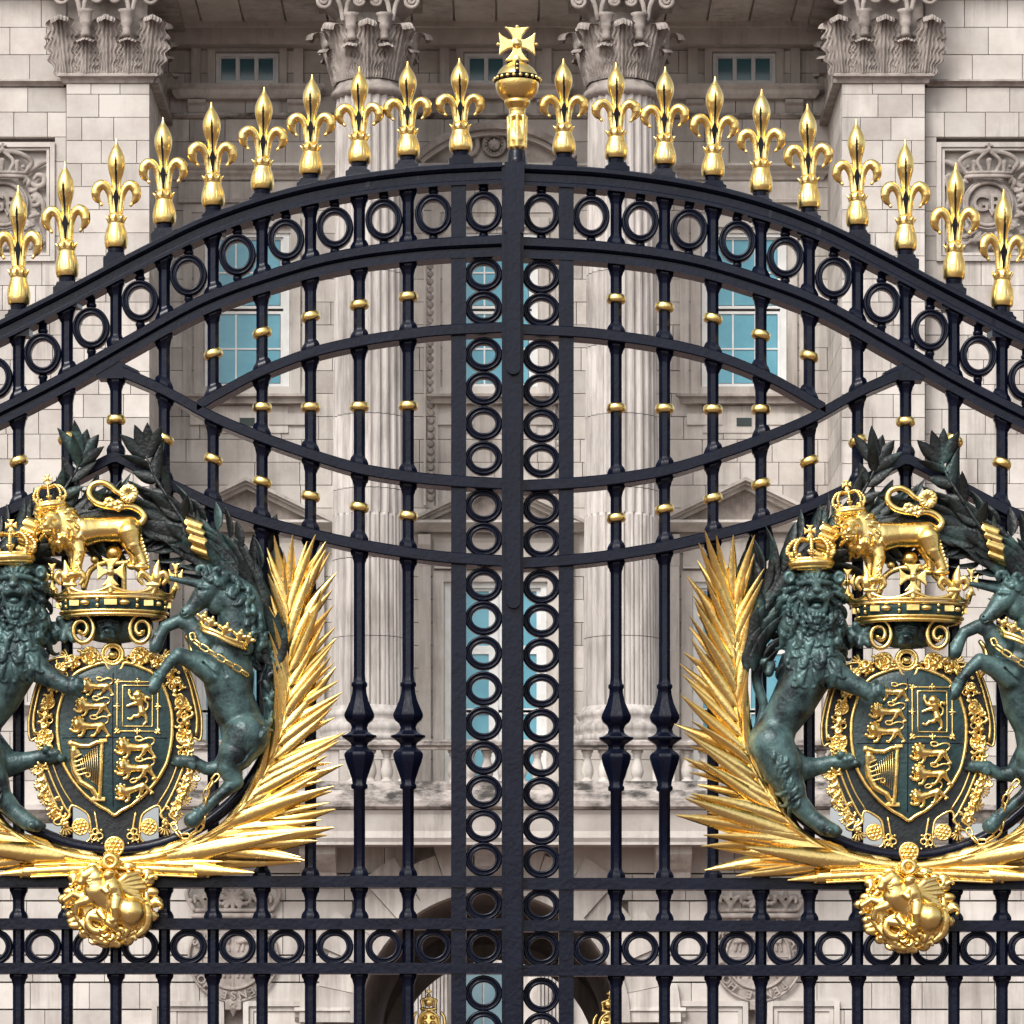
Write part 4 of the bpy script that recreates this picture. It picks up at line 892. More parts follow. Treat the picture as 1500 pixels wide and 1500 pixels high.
    for a, b in ((Z4(900, 1430, 84), Z4(960, 1490, 84)), (Z7(1010, 190, 74), Z7(960, 240, 60)), (Z7(1110, 300, 78), Z7(1050, 360, 74)), (Z4(980, 1400, 82), Z4(1000, 1480, 82))): s.cone(a, b, 2.5, 2.5, 4, 'd')
    return s
uo = unicorn().build('unicorn_supporter', M['bronze'], arms, 'dark green bronze unicorn rearing right of the shield')
# coronet round the unicorn's neck, and its chain
s = SDF((290, 888, 30), (376, 962, 104), .9)
band = spline([(294, 914, 66), (300, 924, 84), (318, 932, 92), (340, 943, 90), (356, 948, 78), (363, 950, 60)], per=4)
s.poly(band, 3.4, .6); s.poly(band + (1, 6, 1), 2.4, .6)
for i in range(2, len(band) - 1, 4):
    p = band[i]; s.poly([p, p + (5, -11, 2), p + (7, -17, 2)], [3, 5, 2], .8)
    for q in (-1, 1): s.poly([p + (4, -6, 2), p + (4 + q * 8, -10 + q * 3, 2)], [2.6, 3.2], .6)
s.build('neck_coronet', M['gold'], uo)
def chain(path, parent, r=1.7, L=13.0):
    P = spline(path, per=8); D = np.r_[0, np.cumsum(np.linalg.norm(np.diff(P, axis=0), axis=1))]; n = int(D[-1] / L)
    for i in range(n):
        a = np.array([np.interp((i + .08) * D[-1] / n, D, P[:, k]) for k in range(3)]); b = np.array([np.interp((i + 1.05) * D[-1] / n, D, P[:, k]) for k in range(3)])
        t_ = (b - a) / np.linalg.norm(b - a); sd = np.cross(t_, (0, 0, 1)); sd /= np.linalg.norm(sd) + 1e-9
        if i % 2: sd = sd * .55 + np.array([0, 0, .8])
        wv = 3.6
        pts = [a + sd * wv * .6, a + t_ * 2.5 + sd * wv, b - t_ * 2.5 + sd * wv, b + sd * wv * .6, b - sd * wv * .6, b - t_ * 2.5 - sd * wv, a + t_ * 2.5 - sd * wv, a - sd * wv * .6]
        gtube('chain_link', pts, r, parent=parent, n=6, closed=True)
chain([(283, 932, 80), (288, 946, 90), (304, 957, 94), (326, 971, 92), (346, 982, 86), (364, 994, 74)], uo)
chain([(322, 1136, 74), (306, 1156, 72), (300, 1180, 66), (298, 1206, 58), (278, 1224, 50), (262, 1222, 44), (252, 1204, 40)], uo)

# crest lion ---------------------------------------------------------------
s = SDF((42, 702, 6), (236, 866, 108), .9); s.ks = .7
s.poly([C2(520, 480, 60), C2(620, 465, 60), C2(740, 450, 58), C2(860, 445, 56), C2(950, 450, 56)], [25, 22, 18, 18.5, 20], 6)
s.ell(C2(470, 430, 62), (29, 31, 24), 5); s.ell(C2(405, 425, 78), (17, 19, 14), 2); s.ell(C2(375, 462, 90), (11, 9, 8), 2); s.ell(C2(370, 447, 98), (4, 3, 3), .5); s.poly([C2(395, 400, 90), C2(375, 440, 96)], [4.5, 4.5], 1.5)
for sd in (-1, 1): s.ell(C2(388 + sd * 42, 408, 88), (4, 2.6, 3), .4, 'd'); s.cone(C2(388 + sd * 18, 392, 90), C2(388 + sd * 60, 396, 84), 3, 2.4, .8)
s.ell(C2(378, 492, 90), (7, 4, 5), 1); s.cone(C2(350, 479, 96), C2(405, 479, 96), 1.2, 1.2, .4, 'd'); s.ell(C2(302, 345, 74), (6, 8, 4), 1)
rr = random.Random(4)
for ringi, (Rr, n, d) in enumerate(((27, 15, 68), (20, 12, 80))):
    s.top()
    for i in range(n):
        a = 2 * pi * i / n + .2 * ringi; s.slock(C2(425, 430)[0] + Rr * cos(a), C2(425, 430)[1] + Rr * 1.05 * sin(a), a + .4, 14, 2.9, curl=1.0 * np.sign(cos(a) + .01), k=.4, dflt=50)
s.top()
for i in range(30): s.slock(rr.uniform(80, 126), 690 + rr.uniform(490, 600) / 5, pi / 2 + rr.uniform(-.5, .5), 13, 2.7, curl=rr.choice((-1, 1)), k=.4)
for i in range(10): s.lock(C2(480 + 12 * i, 330 + 10 * i, 70), .9 + rr.uniform(-.3, .3), 15, 2.8, curl=.8, k=.7)
s.poly([C2(575, 540, 70), C2(600, 620, 74), C2(585, 700, 74), C2(580, 770, 74)], [13, 9.5, 8, 7.5], 3); s.ell(C2(555, 790, 80), (9, 5.5, 7), 1.5); s.ell(C2(530, 800, 82), (4, 3.5, 4), .6)
s.poly([C2(530, 560, 48), C2(550, 650, 48), C2(545, 730, 48)], [12, 8, 7], 3); s.ell(C2(530, 750, 52), (8, 5, 6), 1.5)
s.poly([C2(960, 480, 66), C2(985, 570, 68), C2(1030, 640, 68), C2(1055, 700, 68)], [17, 12, 7.5, 7], 3); s.ell(C2(1040, 735, 74), (10, 5.5, 7), 1.5); s.ell(C2(1075, 730, 72), (7, 5, 6), 1)
s.poly([C2(930, 500, 44), C2(985, 620, 44), C2(985, 690, 44)], [14, 8, 6.5], 3); s.ell(C2(975, 712, 48), (9, 5, 6), 1.5)
for i in range(9): s.lock(C2(1000 + 8 * i, 470 + 26 * i, 66), .8, 11, 2.4, curl=-1.1, k=.5); s.lock(C2(585 + 8 * (i % 3), 600 + 18 * i, 80), .9, 9, 2.1, curl=1, k=.5)
s.poly(spline([C2(990, 415, 56), C2(1045, 395, 56), C2(1060, 350, 56), C2(1020, 305, 56), C2(950, 280, 58), C2(870, 290, 60), C2(780, 280, 62), C2(710, 255, 62), C2(665, 200, 62), C2(685, 135, 62), C2(755, 112, 62), C2(820, 140, 62), C2(865, 180, 62), C2(920, 200, 62)], per=4), [5.6, 5.4, 5, 4.6, 4.2, 4], 1)
for c, n, R_ in ((C2(955, 195, 64), 12, 9), (C2(815, 265, 66), 7, 5), (C2(880, 285, 66), 6, 5)):
    for i in range(n): a = 2 * pi * i / n; s.lock((c[0] + R_ * .4 * cos(a), c[1] + R_ * .4 * sin(a), c[2] + 2), a, R_ * 1.5, 3, curl=1.1, k=.8)
s.build('crest_lion', M['gold'], arms, 'gilded crowned lion standing on the great crown')
crown('crest_lion_crown', 79, 752, 40, 52, 66, -.13)

# St George medallion -------------------------------------------------------
s = SDF((84, 1252, 20), (240, 1392, 96), .9); s.ks = .4
mc = np.array(C4(740, 1020, 38)); s.ell(mc, (61, 61, 13), 2); s.ell(mc + (0, -2, 16), (50, 50, 11), 3, 'd')
for i in range(22):
    a = 2 * pi * i / 22; p = mc + (61 * cos(a), 59 * sin(a), 10); s.ell(p, (8 + 3 * (i % 3 == 0), 7, 6), 2.5)
    q = mc + (54 * cos(a), 54 * sin(a), 14); s.lock(q, a + pi / 2 + .3, 24, 3.4, curl=(-1) ** i * .5, k=1)
s.poly([C4(620, 900, 60), C4(720, 1000, 58), C4(830, 1080, 58), C4(940, 1110, 58)], [22, 19, 20, 23], 5)                      # horse
s.poly([C4(610, 880, 62), C4(600, 780, 66), C4(570, 720, 68), C4(500, 760, 72), C4(465, 815, 74)], [20, 15, 11, 9.5, 6.5], 3)
for k in range(8): s.lock(C4(640 - 12 * k, 880 - 24 * k, 76), 2.4, 16, 2.8, curl=.8, k=.6)
for pts in ([C4(590, 950, 64), C4(510, 1000, 68), C4(420, 1030, 66), C4(400, 1110, 62)], [C4(570, 900, 60), C4(460, 960, 62), C4(380, 930, 58), C4(290, 990, 54)], [C4(950, 1130, 62), C4(900, 1210, 64), C4(930, 1270, 62), C4(890, 1330, 60)], [C4(990, 1120, 54), C4(1060, 1180, 54), C4(1020, 1260, 54)]): s.poly(pts, [11, 7.5, 5, 5.5], 2)
s.poly(spline([C4(990, 1090, 56), C4(1080, 1060, 56), C4(1110, 1150, 56), C4(1090, 1260, 54), C4(1010, 1330, 52)], per=3), [5, 7, 7, 5], 1.5)
s.poly([C4(800, 960, 70), C4(770, 880, 72), C4(750, 810, 74)], [12, 13, 10], 3); s.ell(C4(735, 755, 78), (8, 9, 8), 1.5); s.ell(C4(745, 735, 78), (8.5, 5.5, 8), .8)     # rider
s.poly([C4(740, 840, 78), C4(690, 890, 82), C4(725, 920, 84)], [6, 5, 5], 1.5); s.poly([C4(810, 990, 78), C4(800, 1080, 82), C4(805, 1180, 80), C4(770, 1200, 80)], [9, 7, 5, 4.5], 2)
for k in range(7): s.poly([C4(800, 850, 68), C4(900 + 24 * k, 760 + 40 * k, 62 - k), C4(1000 + 26 * (k % 4), 730 + 46 * k, 56)], [5, 6, 4], 1.2)
s.cone(C4(735, 850, 88), C4(715, 1160, 82), 1.5, 1.3, .3)
s.ring(C4(620, 1200, 58), 15, 6, 1.5, 20, 0, 5.2); s.poly([C4(560, 1150, 58), C4(680, 1170, 64), C4(770, 1230, 68), C4(810, 1290, 66)], [7, 8, 9, 4], 2); s.cone(C4(690, 1180, 72), C4(640, 1110, 66), 4, 6, 1.5)
for k in range(10): a = k * .7; s.lock(C4(760 + 60 * cos(a), 1270 + 60 * sin(a), 64), a, 14, 3, curl=1, k=.7)
for k in range(6): s.poly([C4(430 + 30 * k, 1190 + 40 * k, 52), C4(500 + 40 * k, 1270 + 28 * k, 54)], [4, 5], 1.2)
for (u, v) in ((370, 760), (1095, 720), (1110, 800), (270, 980), (1185, 1000), (360, 1200), (1150, 1150), (740, 1410), (620, 1390), (900, 1390)): s.ell(C4(u, v, 46), (9, 8, 7), 2.5); s.lock(C4(u, v, 50), rr.uniform(0, 6), 18, 3.6, curl=1, k=.8)
s.build('medallion', M['gold'], arms, 'gilded round relief of a mounted knight fighting a dragon')
s = SDF((138, 1244, 24), (190, 1286, 80), .9); c = C4(740, 612, 60); s.ring(c, 8.5, 4.4, .6, 24)
for i in range(9): a = i * 2 * pi / 9; s.ell((c[0] + 13 * cos(a), c[1] + 12 * sin(a), 56), (4, 4, 5), 1)
s.cone((c[0], c[1] + 8, 50), (c[0], c[1] + 16, 54), 6, 8, 2); s.build('hanging_ring', M['gold'], arms)

arms.location += Vector((4 / 450, 0, -4 / 450))
arms_r = copy_tree(arms); arms_r.location = arms.location + Vector(((1165 - 8) / 450, 0, -8 / 450))
arms_r['label'] = 'gold and green bronze coat of arms on the right gate leaf'

# ------------------------------------------------------------------ the palace front
YF, YR, YB, YO, YG = 57.5, 60.6, 56.2, 57.85, 57.5       # pilaster face, recessed wall, balcony edge, outer wall, ground floor
PC = 726.0                                               # middle of the facade
palace = thing('palace', 'pale stone palace front with columns, sash windows and a balcony behind the gate', 'building', (W(PC, 0, YF)[0], YF, 0))
def pbox(name, x0, x1, y0, y1, Y, depth, m=None, parent=palace, **k):
    """front face measured in photo pixels at depth Y, carried straight back"""
    a = W(x0, y1, Y); b = W(x1, y0, Y); mb = MB(); mb.box(a[0], b[0], Y, Y + depth, a[2], b[2]); return mb.build(name, m or M['stone'], parent, **k)
def pmould(name, x0, x1, y0, prof, Y, m=None, parent=palace, ends=True):
    """horizontal moulding: prof = (py offset, projection in metres) pairs from the top down"""
    V = []; F = []; n = len(prof) + 2; s_ = (Y + CAM_D) / FPX; XA, XB = W(x0, 0, Y)[0], W(x1, 0, Y)[0]
    for X_, e in ((XA, -1), (XB, 1)):
        pr = [(prof[0][0], -.12)] + list(prof) + [(prof[-1][0], -.12)]
        for dy, p in pr: V.append((X_ + e * max(p, 0) * (.9 if ends else 0), Y - p, W(0, y0 + dy, Y)[2]))
    for k in range(n): F.append((k, (k + 1) % n, n + (k + 1) % n, n + k))
    F.append(tuple(range(n))[::-1]); F.append(tuple(range(n, 2 * n)))
    return mesh_obj(name, V, F, m or M['stone'], parent)
CORN = [(0, .30), (4, .32), (7, .26), (9, .18), (12, .16), (16, .08), (20, .05)]

# --- ashlar: rows of blocks, collected first, then the 300 largest become objects of their own
BLOCKS = []
def ashlar(parent, x0, x1, y0, y1, Y, course, bw, excl=(), gap=.012, seed=0, circ=None, proud=.25, gz=None):
    r_ = random.Random(seed); gz = gz or gap; n = max(1, round((y1 - y0) / course)); c = (y1 - y0) / n
    for i in range(n):
        ya, yb = y0 + i * c, y0 + (i + 1) * c; ym = (ya + yb) / 2; iv = [(x0, x1)]
        ex = [(e[0], e[1]) for e in excl if min(yb, e[3]) - max(ya, e[2]) > .35 * c]
        if circ and abs(yb - circ[1]) < circ[2] or (circ and yb > circ[1]):
            hh = circ[2] if yb > circ[1] else sqrt(max(0, circ[2] ** 2 - (yb - circ[1]) ** 2)); ex.append((circ[0] - hh, circ[0] + hh))
        for e in ex:
            nv = []
            for a, b in iv:
                if e[1] <= a or e[0] >= b: nv.append((a, b))
                else:
                    if e[0] > a + 2: nv.append((a, e[0]))
                    if e[1] < b - 2: nv.append((e[1], b))
            iv = nv
        for a, b in iv:
            cuts = [a]; x = a + bw * (.5 if i % 2 else 1.0) * r_.uniform(.85, 1.15)
            while x < b - bw * .35: cuts.append(x); x += bw * r_.uniform(.8, 1.2)
            cuts.append(b)
            for p, q in zip(cuts[:-1], cuts[1:]):
                A = W(p, yb, Y); B = W(q, ya, Y); j = r_.uniform(-.006, .006)
                BLOCKS.append((parent, (A[0] + gap / 2, Y + j, A[2] + gz / 2), (B[0] - A[0] - gap, proud, B[2] - A[2] - gz), (q - p) * (yb - ya)))

# recessed wall
wall = pbox('recessed_wall', 190, 1262, 20, 1180, YR + .2, .5, M['mortar'])
WIN_C = (PC - 364, PC, PC + 364)
ex = []
for c in WIN_C: ex += [(c - 48, c + 48, 76, 124), (c - 62, c + 62, 340, 578), (c - 74, c + 74, 858, 1180)]
ashlar(wall, 215, 1238, 40, 1180, YR, 33.5, 58, ex, seed=1)
# outer walls and pilasters
for sd, nm in ((-1, 'l'), (1, 'r')):
    fx = lambda x: x if sd < 0 else 2 * PC - x
    xs = sorted((fx(-260), fx(97))); ow = pbox('outer_wall', xs[0], xs[1], -160, 1180, YO + .2, .6, M['mortar'])
    e = sorted((fx(-70), fx(80)))
    ashlar(ow, xs[0], xs[1], -160, 120, YO, 40, 62, seed=3 + sd); ashlar(ow, xs[0], xs[1], 128, 1180, YO, 36, 56, [(e[0], e[1], 208, 380)], seed=5 + sd)
    xp = sorted((fx(97), fx(219))); pl = pbox('pilaster', xp[0], xp[1], -10, 1100, YF + .16, YR - YF + .1, M['mortar'])
    ashlar(pl, xp[0], xp[1], 138, 1085, YF, 34.3, 52, seed=9 + sd, proud=.2)
    ashlar(pl, xp[0], xp[1], 122, 138, YF, 16, 40, seed=19 + sd, proud=.2)
    # stones of the return face, towards the recess
    Xr = W(fx(219), 0, YF)[0]; n = 28
    for i in range(n):
        za, zb = W(0, 1085, YF)[2], W(0, 122, YF)[2]; z0 = za + (zb - za) * i / n; hh = (zb - za) / n
        for (ya, yb) in (((YF + .21, YF + 1.5), (YF + 1.5, YR)) if i % 2 else ((YF + .21, YF + .95), (YF + .95, YF + 2.3), (YF + 2.3, YR))):
            BLOCKS.append((pl, (Xr - (.10 if sd < 0 else 0), ya + .006, z0 + .006), (.10, yb - ya - .012, hh - .012), 300))
    pmould('astragal', xp[0] - 3, xp[1] + 3, 109, [(0, .09), (2, .13), (5, .13), (7, .07), (9, .05), (13, .03)], YF, M['stone_carved'])
    mb = MB(); Xa = W(fx(219), 0, YF)[0]; mb.box(Xa - .02, Xa + .15, YF, YR, W(0, 121, YF)[2], W(0, 110, YF)[2]) if sd < 0 else mb.box(Xa - .15, Xa + .02, YF, YR, W(0, 121, YF)[2], W(0, 110, YF)[2]); mb.build('astragal_return', M['stone_carved'], palace)
    xo = sorted((fx(-260), fx(94))); pmould('string_course', xo[0], xo[1], 118, [(0, .10), (3, .12), (6, .06), (9, .03)], YO, M['stone_carved'], ends=False)
    for y0, hgt in ((1030, 1.0), (1180, 1.5), (1222, 1.2)): pmould('string_course', xo[0], xo[1] if y0 > 1100 else xo[1], y0, [(a * hgt, b) for a, b in ((0, .22), (5, .24), (8, .16), (12, .12), (17, .04))], YO, M['stone_dirty'] if y0 == 1180 else M['stone'], ends=False)
# soffit and entablature behind the capitals
Zs = CAM_H + 19.9; mb = MB(); XA, XB = W(215, 0, YF)[0], W(1238, 0, YF)[0]; mb.box(XA - 4.5, XB + 4.5, YF - .1, YR + .6, Zs + .02, Zs + 1.8); mb.build('entablature', M['stone'], palace)
for k in range(16):
    x0 = XA + (XB - XA) * k / 16; mb = MB(); mb.box(x0 + .02, x0 + (XB - XA) / 16 - .02, YF + .4, YR - .5, Zs - .05, Zs + .02); mb.build('soffit_panel', M['stone'], palace)
mb = MB(); mb.box(XA, XB, YR - .35, YR - .002, Zs - .42, Zs - .002); mb.build('wall_architrave', M['stone'], palace)
mb = MB(); mb.box(XA, XB, YR - .5, YR - .36, Zs - .14, Zs - .002); mb.build('wall_fillet', M['stone'], palace)

# --- windows
def pane(parent, x0, x1, y0, y1, Y, m): return pbox('pane', x0, x1, y0, y1, Y, .02, m, parent)
def frame_mesh(name, x0, x1, y0, y1, t, Y, dep, m, parent=palace):
    A = W(x0, y1, Y); B = W(x1, y0, Y); s_ = (Y + CAM_D) / FPX * t; mb = MB()
    mb.box(A[0], A[0] + s_, Y, Y + dep, A[2], B[2]); mb.box(B[0] - s_, B[0], Y, Y + dep, A[2], B[2]); mb.box(A[0] + s_, B[0] - s_, Y + .002, Y + dep, A[2], A[2] + s_); mb.box(A[0] + s_, B[0] - s_, Y + .002, Y + dep, B[2] - s_, B[2])
    return mb.build(name, m, parent)
for c in WIN_C:
    # attic window: three lights
    w = frame_mesh('window', c - 46, c + 46, 78, 124, 5, YR + .06, .12, M['white'])
    for k in range(3):
        a = c - 40 + 27.4 * k; pane(w, a, a + 25, 82, 119, YR + .15, M['glass_dark']); frame_mesh('casement', a - .6, a + 25.6, 83, 120, 2.4, YR + .10, .05, M['white'], w)
        if k: pbox('mullion', a - 3.8, a + .4, 83, 119.5, YR + .07, .1, M['white'], w)
    frame_mesh('window_surround', c - 58, c + 58, 64, 134, 11, YR - .06, .2, M['stone']); frame_mesh('window_surround', c - 82, c + 82, 42, 140, 14, YR - .10, .2, M['stone'])
    pmould('window_sill', c - 92, c + 92, 128, [(0, .30), (4, .32), (8, .24), (14, .22), (19, .16)], YR, M['stone'])
    for q in (-1, 1): pmould('bracket', c + q * 73 - 13, c + q * 73 + 13, 149, [(0, .20), (5, .20), (8, .12), (17, .06)], YR, M['stone'], ends=False)
    pmould('string_course', c - 140, c + 140, 167, [(0, .10), (4, .12), (7, .05)], YR, M['stone_dirty'], ends=False) if True else None
    # principal sash window, three panes wide
    w = frame_mesh('window', c - 62, c + 62, 338, 578, 9, YR + .04, .16, M['white']); x0, x1 = c - 53, c + 53
    for (ya, yb, Yp) in ((347, 452, YR + .13), (456, 566, YR + .17)):
        sash = frame_mesh('sash', x0, x1, ya, yb, 4, Yp - .03, .05, M['white'], w)
        for i in range(3):
            for j in range(2):
                pw, ph = (x1 - x0 - 8) / 3, (yb - ya - 8) / 2; pane(w, x0 + 4 + i * pw + .9, x0 + 4 + (i + 1) * pw - .9, ya + 4 + j * ph + .9, ya + 4 + (j + 1) * ph - .9, Yp, M['glass'])
        for i in (1, 2): pbox('glazing_bar', x0 + 4 + i * pw - 1.2, x0 + 4 + i * pw + 1.2, ya + 4, yb - 4, Yp - .02, .05, M['white'], w)
        pbox('glazing_bar', x0 + 4, x1 - 4, (ya + yb) / 2 - 1.1, (ya + yb) / 2 + 1.1, Yp - .022, .05, M['white'], w)
    frame_mesh('window_surround', c - 78, c + 78, 318, 580, 14, YR - .07, .2, M['stone']); frame_mesh('window_surround', c - 94, c + 94, 298, 580, 13, YR - .03, .2, M['stone'])
    pmould('window_sill', c - 82, c + 82, 580, [(0, .26), (4, .28), (6, .2), (13, .18)], YR, M['stone_carved'])
    for q in (-1, 1): pbox('apron_panel', c + q * 58 - 26, c + q * 58 + 26, 606, 622, YR - .05, .1, M['stone'])
    pbox('apron_panel', c - 60, c + 60, 595, 634, YR - .025, .1, M['stone'])
    if c != PC:
        v = pbox('vent', c - 11, c + 11, 612, 624, YR - .04, .05, M['vent'])
        pmould('window_cornice', c - 112, c + 112, 244, CORN, YR); pmould('window_frieze', c - 100, c + 100, 268, [(0, .08), (24, .08), (26, .12), (30, .10)], YR, ends=False)
    # piano nobile: tall French window under a pediment
    w = frame_mesh('window', c - 75, c + 75, 852, 1160, 9, YR + .04, .16, M['white'])
    for q in (-1, 1):
        xa, xb = (c - 66, c - 4) if q < 0 else (c + 4, c + 66)
        for ya, yb in ((864, 948), (956, 1040), (1044, 1156)): pane(w, xa + 5, xb - 5, ya, yb, YR + .15, M['glass']); frame_mesh('sash', xa, xb, ya - 4, yb + 3.8, 6, YR + .11, .07, M['white'], w)
    pbox('mullion', c - 4, c + 4, 860, 1156, YR + .07, .12, M['white'], w)
    frame_mesh('window_surround', c - 92, c + 92, 836, 1180, 16, YR - .06, .2, M['stone'])
    for q in (-1, 1):
        for (hw_, yt, yb, pr) in ((9, 786, 1180, .12),): pbox('jamb_strip', c + q * 104 - hw_, c + q * 104 + hw_, yt, yb, YR - pr, .2, M['stone'])
        pmould('console', c + q * 104 - 9, c + q * 104 + 9, 786, [(0, .30), (14, .28), (26, .16), (44, .13)], YR, ends=False)
    pmould('frieze', c - 90, c + 90, 790, [(0, .14), (6, .10), (40, .10), (44, .14)], YR, ends=False)
    # pediment
    pmould('pediment_cornice', c - 120, c + 120, 766, [(0, .42), (4, .44), (8, .34), (11, .26), (15, .2)], YR)
    A = W(c, 704, YR); Bm = W(c + 128, 766, YR); L = Bm[0] - A[0]; Hh = A[2] - Bm[2]; s_ = (YR + CAM_D) / FPX
    V, F = [], []
    ped = mesh_obj('pediment', [(A[0] - L * .92, YR - .08, Bm[2]), (A[0] + L * .92, YR - .08, Bm[2]), (A[0], YR - .08, A[2] - .1), (A[0] - L * .92, YR, Bm[2]), (A[0] + L * .92, YR, Bm[2]), (A[0], YR, A[2] - .1)], [(0, 1, 2), (3, 5, 4), (0, 3, 4, 1), (1, 4, 5, 2), (2, 5, 3, 0)], M['stone_carved'], palace)
    for q in (-1, 1):
        for (o1, o2, pr) in ((0, 5, .46), (5, 9, .36), (9, 15, .24)):
            e = L + .02 * pr; P_ = [(A[0], A[2] - o1 * s_), (A[0] + q * e, Bm[2] - o1 * s_), (A[0] + q * e, Bm[2] - o2 * s_), (A[0], A[2] - o2 * s_)]
            V = [(x, YR - pr, z) for x, z in P_] + [(x, YR, z) for x, z in P_]; mesh_obj('raking_cornice', V, [(0, 1, 2, 3), (7, 6, 5, 4), (0, 4, 5, 1), (1, 5, 6, 2), (2, 6, 7, 3), (3, 7, 4, 0)], M['stone'], ped)
# curved pediment with rosette over the middle window
A = W(PC, 187, YR); s_ = (YR + CAM_D) / FPX; R0 = 172 * s_; cz = A[2] - R0
def arc_band(name, r0, r1, Ya, Yb, half, m, cx=None, cz_=None, parent=palace, n=24, a_mid=pi / 2):
    cx = A[0] if cx is None else cx; cz_ = cz if cz_ is None else cz_; V = []; F = []
    for i in range(n + 1):
        a = a_mid + half * (1 - 2 * i / n)
        for r, Y in ((r0, Ya), (r1, Ya), (r1, Yb), (r0, Yb)): V.append((cx + r * cos(a), Y, cz_ + r * sin(a)))
    for i in range(n):
        for k in range(4): F.append((i * 4 + k, i * 4 + (k + 1) % 4, (i + 1) * 4 + (k + 1) % 4, (i + 1) * 4 + k))
    F.append((0, 1, 2, 3)); F.append((n * 4 + 3, n * 4 + 2, n * 4 + 1, n * 4)); return mesh_obj(name, V, F, m, parent)
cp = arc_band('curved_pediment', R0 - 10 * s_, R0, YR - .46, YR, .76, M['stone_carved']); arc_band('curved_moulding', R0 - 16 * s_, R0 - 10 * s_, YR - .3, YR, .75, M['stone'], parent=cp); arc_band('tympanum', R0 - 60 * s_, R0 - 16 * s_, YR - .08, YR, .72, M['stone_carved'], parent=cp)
pmould('window_cornice', PC - 112, PC + 112, 244, CORN, YR)

# --- carving helper: stone reliefs are modelled in gate units and moved to the wall
def carve(name, s, px, py, Y, sc, parent=palace, m=None, rot=(0, 0, 0)):
    """s: SDF or mesh in its own units; sc metres per unit"""
    if isinstance(s, bpy.types.Mesh): me = s
    else:
        V, F = s.mesh(); me = local_mesh(name, V, F[:, ::-1], m or M['stone_carved'])
    o = inst(name, me, W(px, py, Y), parent, scale=(sc * 450,) * 3); o.rotation_euler = rot; return o
U = (YR + CAM_D) / FPX
s = SDF((-48, -26, -4), (48, 26, 14), 1.0); s.ring((0, 0, 4), 16, 2.4, .6, 24); s.ell((0, 0, 3), (9, 9, 5), 1)
for i in range(5): a = i * 1.2566 - pi / 2; s.cone((0, 0, 6), (8 * cos(a), 8 * sin(a), 6), 3, 1.6, .5)
for i in range(16): a = i * pi / 8; s.ell((12.5 * cos(a), 12.5 * sin(a), 5), 2.0, .3)
for sd in (-1, 1):
    s.poly(spline([(sd * 14, -18, 4), (sd * 26, -14, 4), (sd * 24, 2, 4), (sd * 32, 14, 4), (sd * 44, 16, 4)], per=3), [5, 4, 4, 4, 2], 1); s.ring((sd * 8, -20, 5), 4, 2, .5, 12)
carve('rosette_carving', s, PC - 2, 213, YR - .1, U)

# --- columns
BEAD = local_mesh('bead', *lathe([(3, -1), (4.6, 0), (5.4, 1.5), (4.6, 2.4), (3.4, 2.0), (3.0, 1.2), (.5, 1.2)], 14), M['stone_carved'])
for x in (PC - 95, PC + 95):
    for k in range(31):
        o = inst('guilloche_disc', BEAD, W(x, 390 + 11.3 * k, YR - .03), palace, scale=(U * 450,) * 3); o.rotation_euler = (radians(90), 0, 0)
    for q in (-9, 9): pbox('fillet', x + q - 1.5, x + q + 1.5, 384, 740, YR - .05, .08, M['stone'])

def acanthus(name, w, h, m):
    """one acanthus leaf: lobed edge, ribs, tip rolling forward"""
    V, F = [], []; nu, nv = 30, 30
    for j in range(nv + 1):
        f = j / nv; lobes = 1 + .15 * sin(f * 34); hw_ = w * .5 * (.72 + .36 * sin(pi * min(1, f * 1.15))) * lobes * (1 if f < .8 else 1 - .35 * (f - .8) / .2)
        if f < .74: z, out = h * f / .86, .10 * w * f
        else: a = (f - .74) / .26 * pi * .95; z, out = h * .86 + .13 * h * sin(a) * .9, .074 * w + (1 - cos(a)) * .22 * w
        for i in range(nu + 1):
            u = i / nu * 2 - 1; rib = (.055 * w * cos(30 * abs(u) - 15 * f * (abs(u) > .22) * (abs(u) - .1)) * (1 - .25 * abs(u)) + .05 * w * (abs(u) < .1)); V.append((u * hw_, -(out + .10 * w * (1 - u * u) + rib), z - .05 * h * abs(u) * (f > .55)))
    for j in range(nv):
        for i in range(nu): a = j * (nu + 1) + i; F.append((a, a + 1, a + nu + 2, a + nu + 1))
    me = bpy.data.meshes.new(name); me.from_pydata(V, [], F); me.materials.append(m); me.polygons.foreach_set('use_smooth', np.ones(len(F), bool)); return me
S = (YF + CAM_D) / FPX
LEAF_LO, LEAF_HI = acanthus('acanthus_leaf', 44 * S, 50 * S, M['stone_carved']), acanthus('acanthus_leaf', 46 * S, 86 * S, M['stone_carved'])
def volute(R, sd, turns=1.9):
    s = SDF((-R * 3.0, -R * 1.4, -6), (R * 3.0, R * 3.4, 9), .8); pts = []
    for k in range(34):
        f = k / 33; a = -pi / 2 + sd * 0 + f * turns * 2 * pi; r = R * (1 - f) ** .85 + .8; pts.append((sd * -r * cos(a) * -1 * 1, r * sin(a), 2 + 3 * f))
    s.poly(pts, [3.0, 2.6, 2.2, 2.6], .5)
    s.poly(spline([(0, -R, 2), (-sd * R * 1.2, -R * .8, 1), (-sd * R * 2.0, R * .4, 0), (-sd * R * 2.4, R * 2.4, 0)], per=4), [3, 3.4, 3.6, 3.2], .8)
    V, F = s.mesh(); return local_mesh('volute', V, F[:, ::-1], M['stone_carved'])
VOL = {1: volute(11, 1), -1: volute(11, -1)}; VOLS = {1: volute(8, 1), -1: volute(8, -1)}
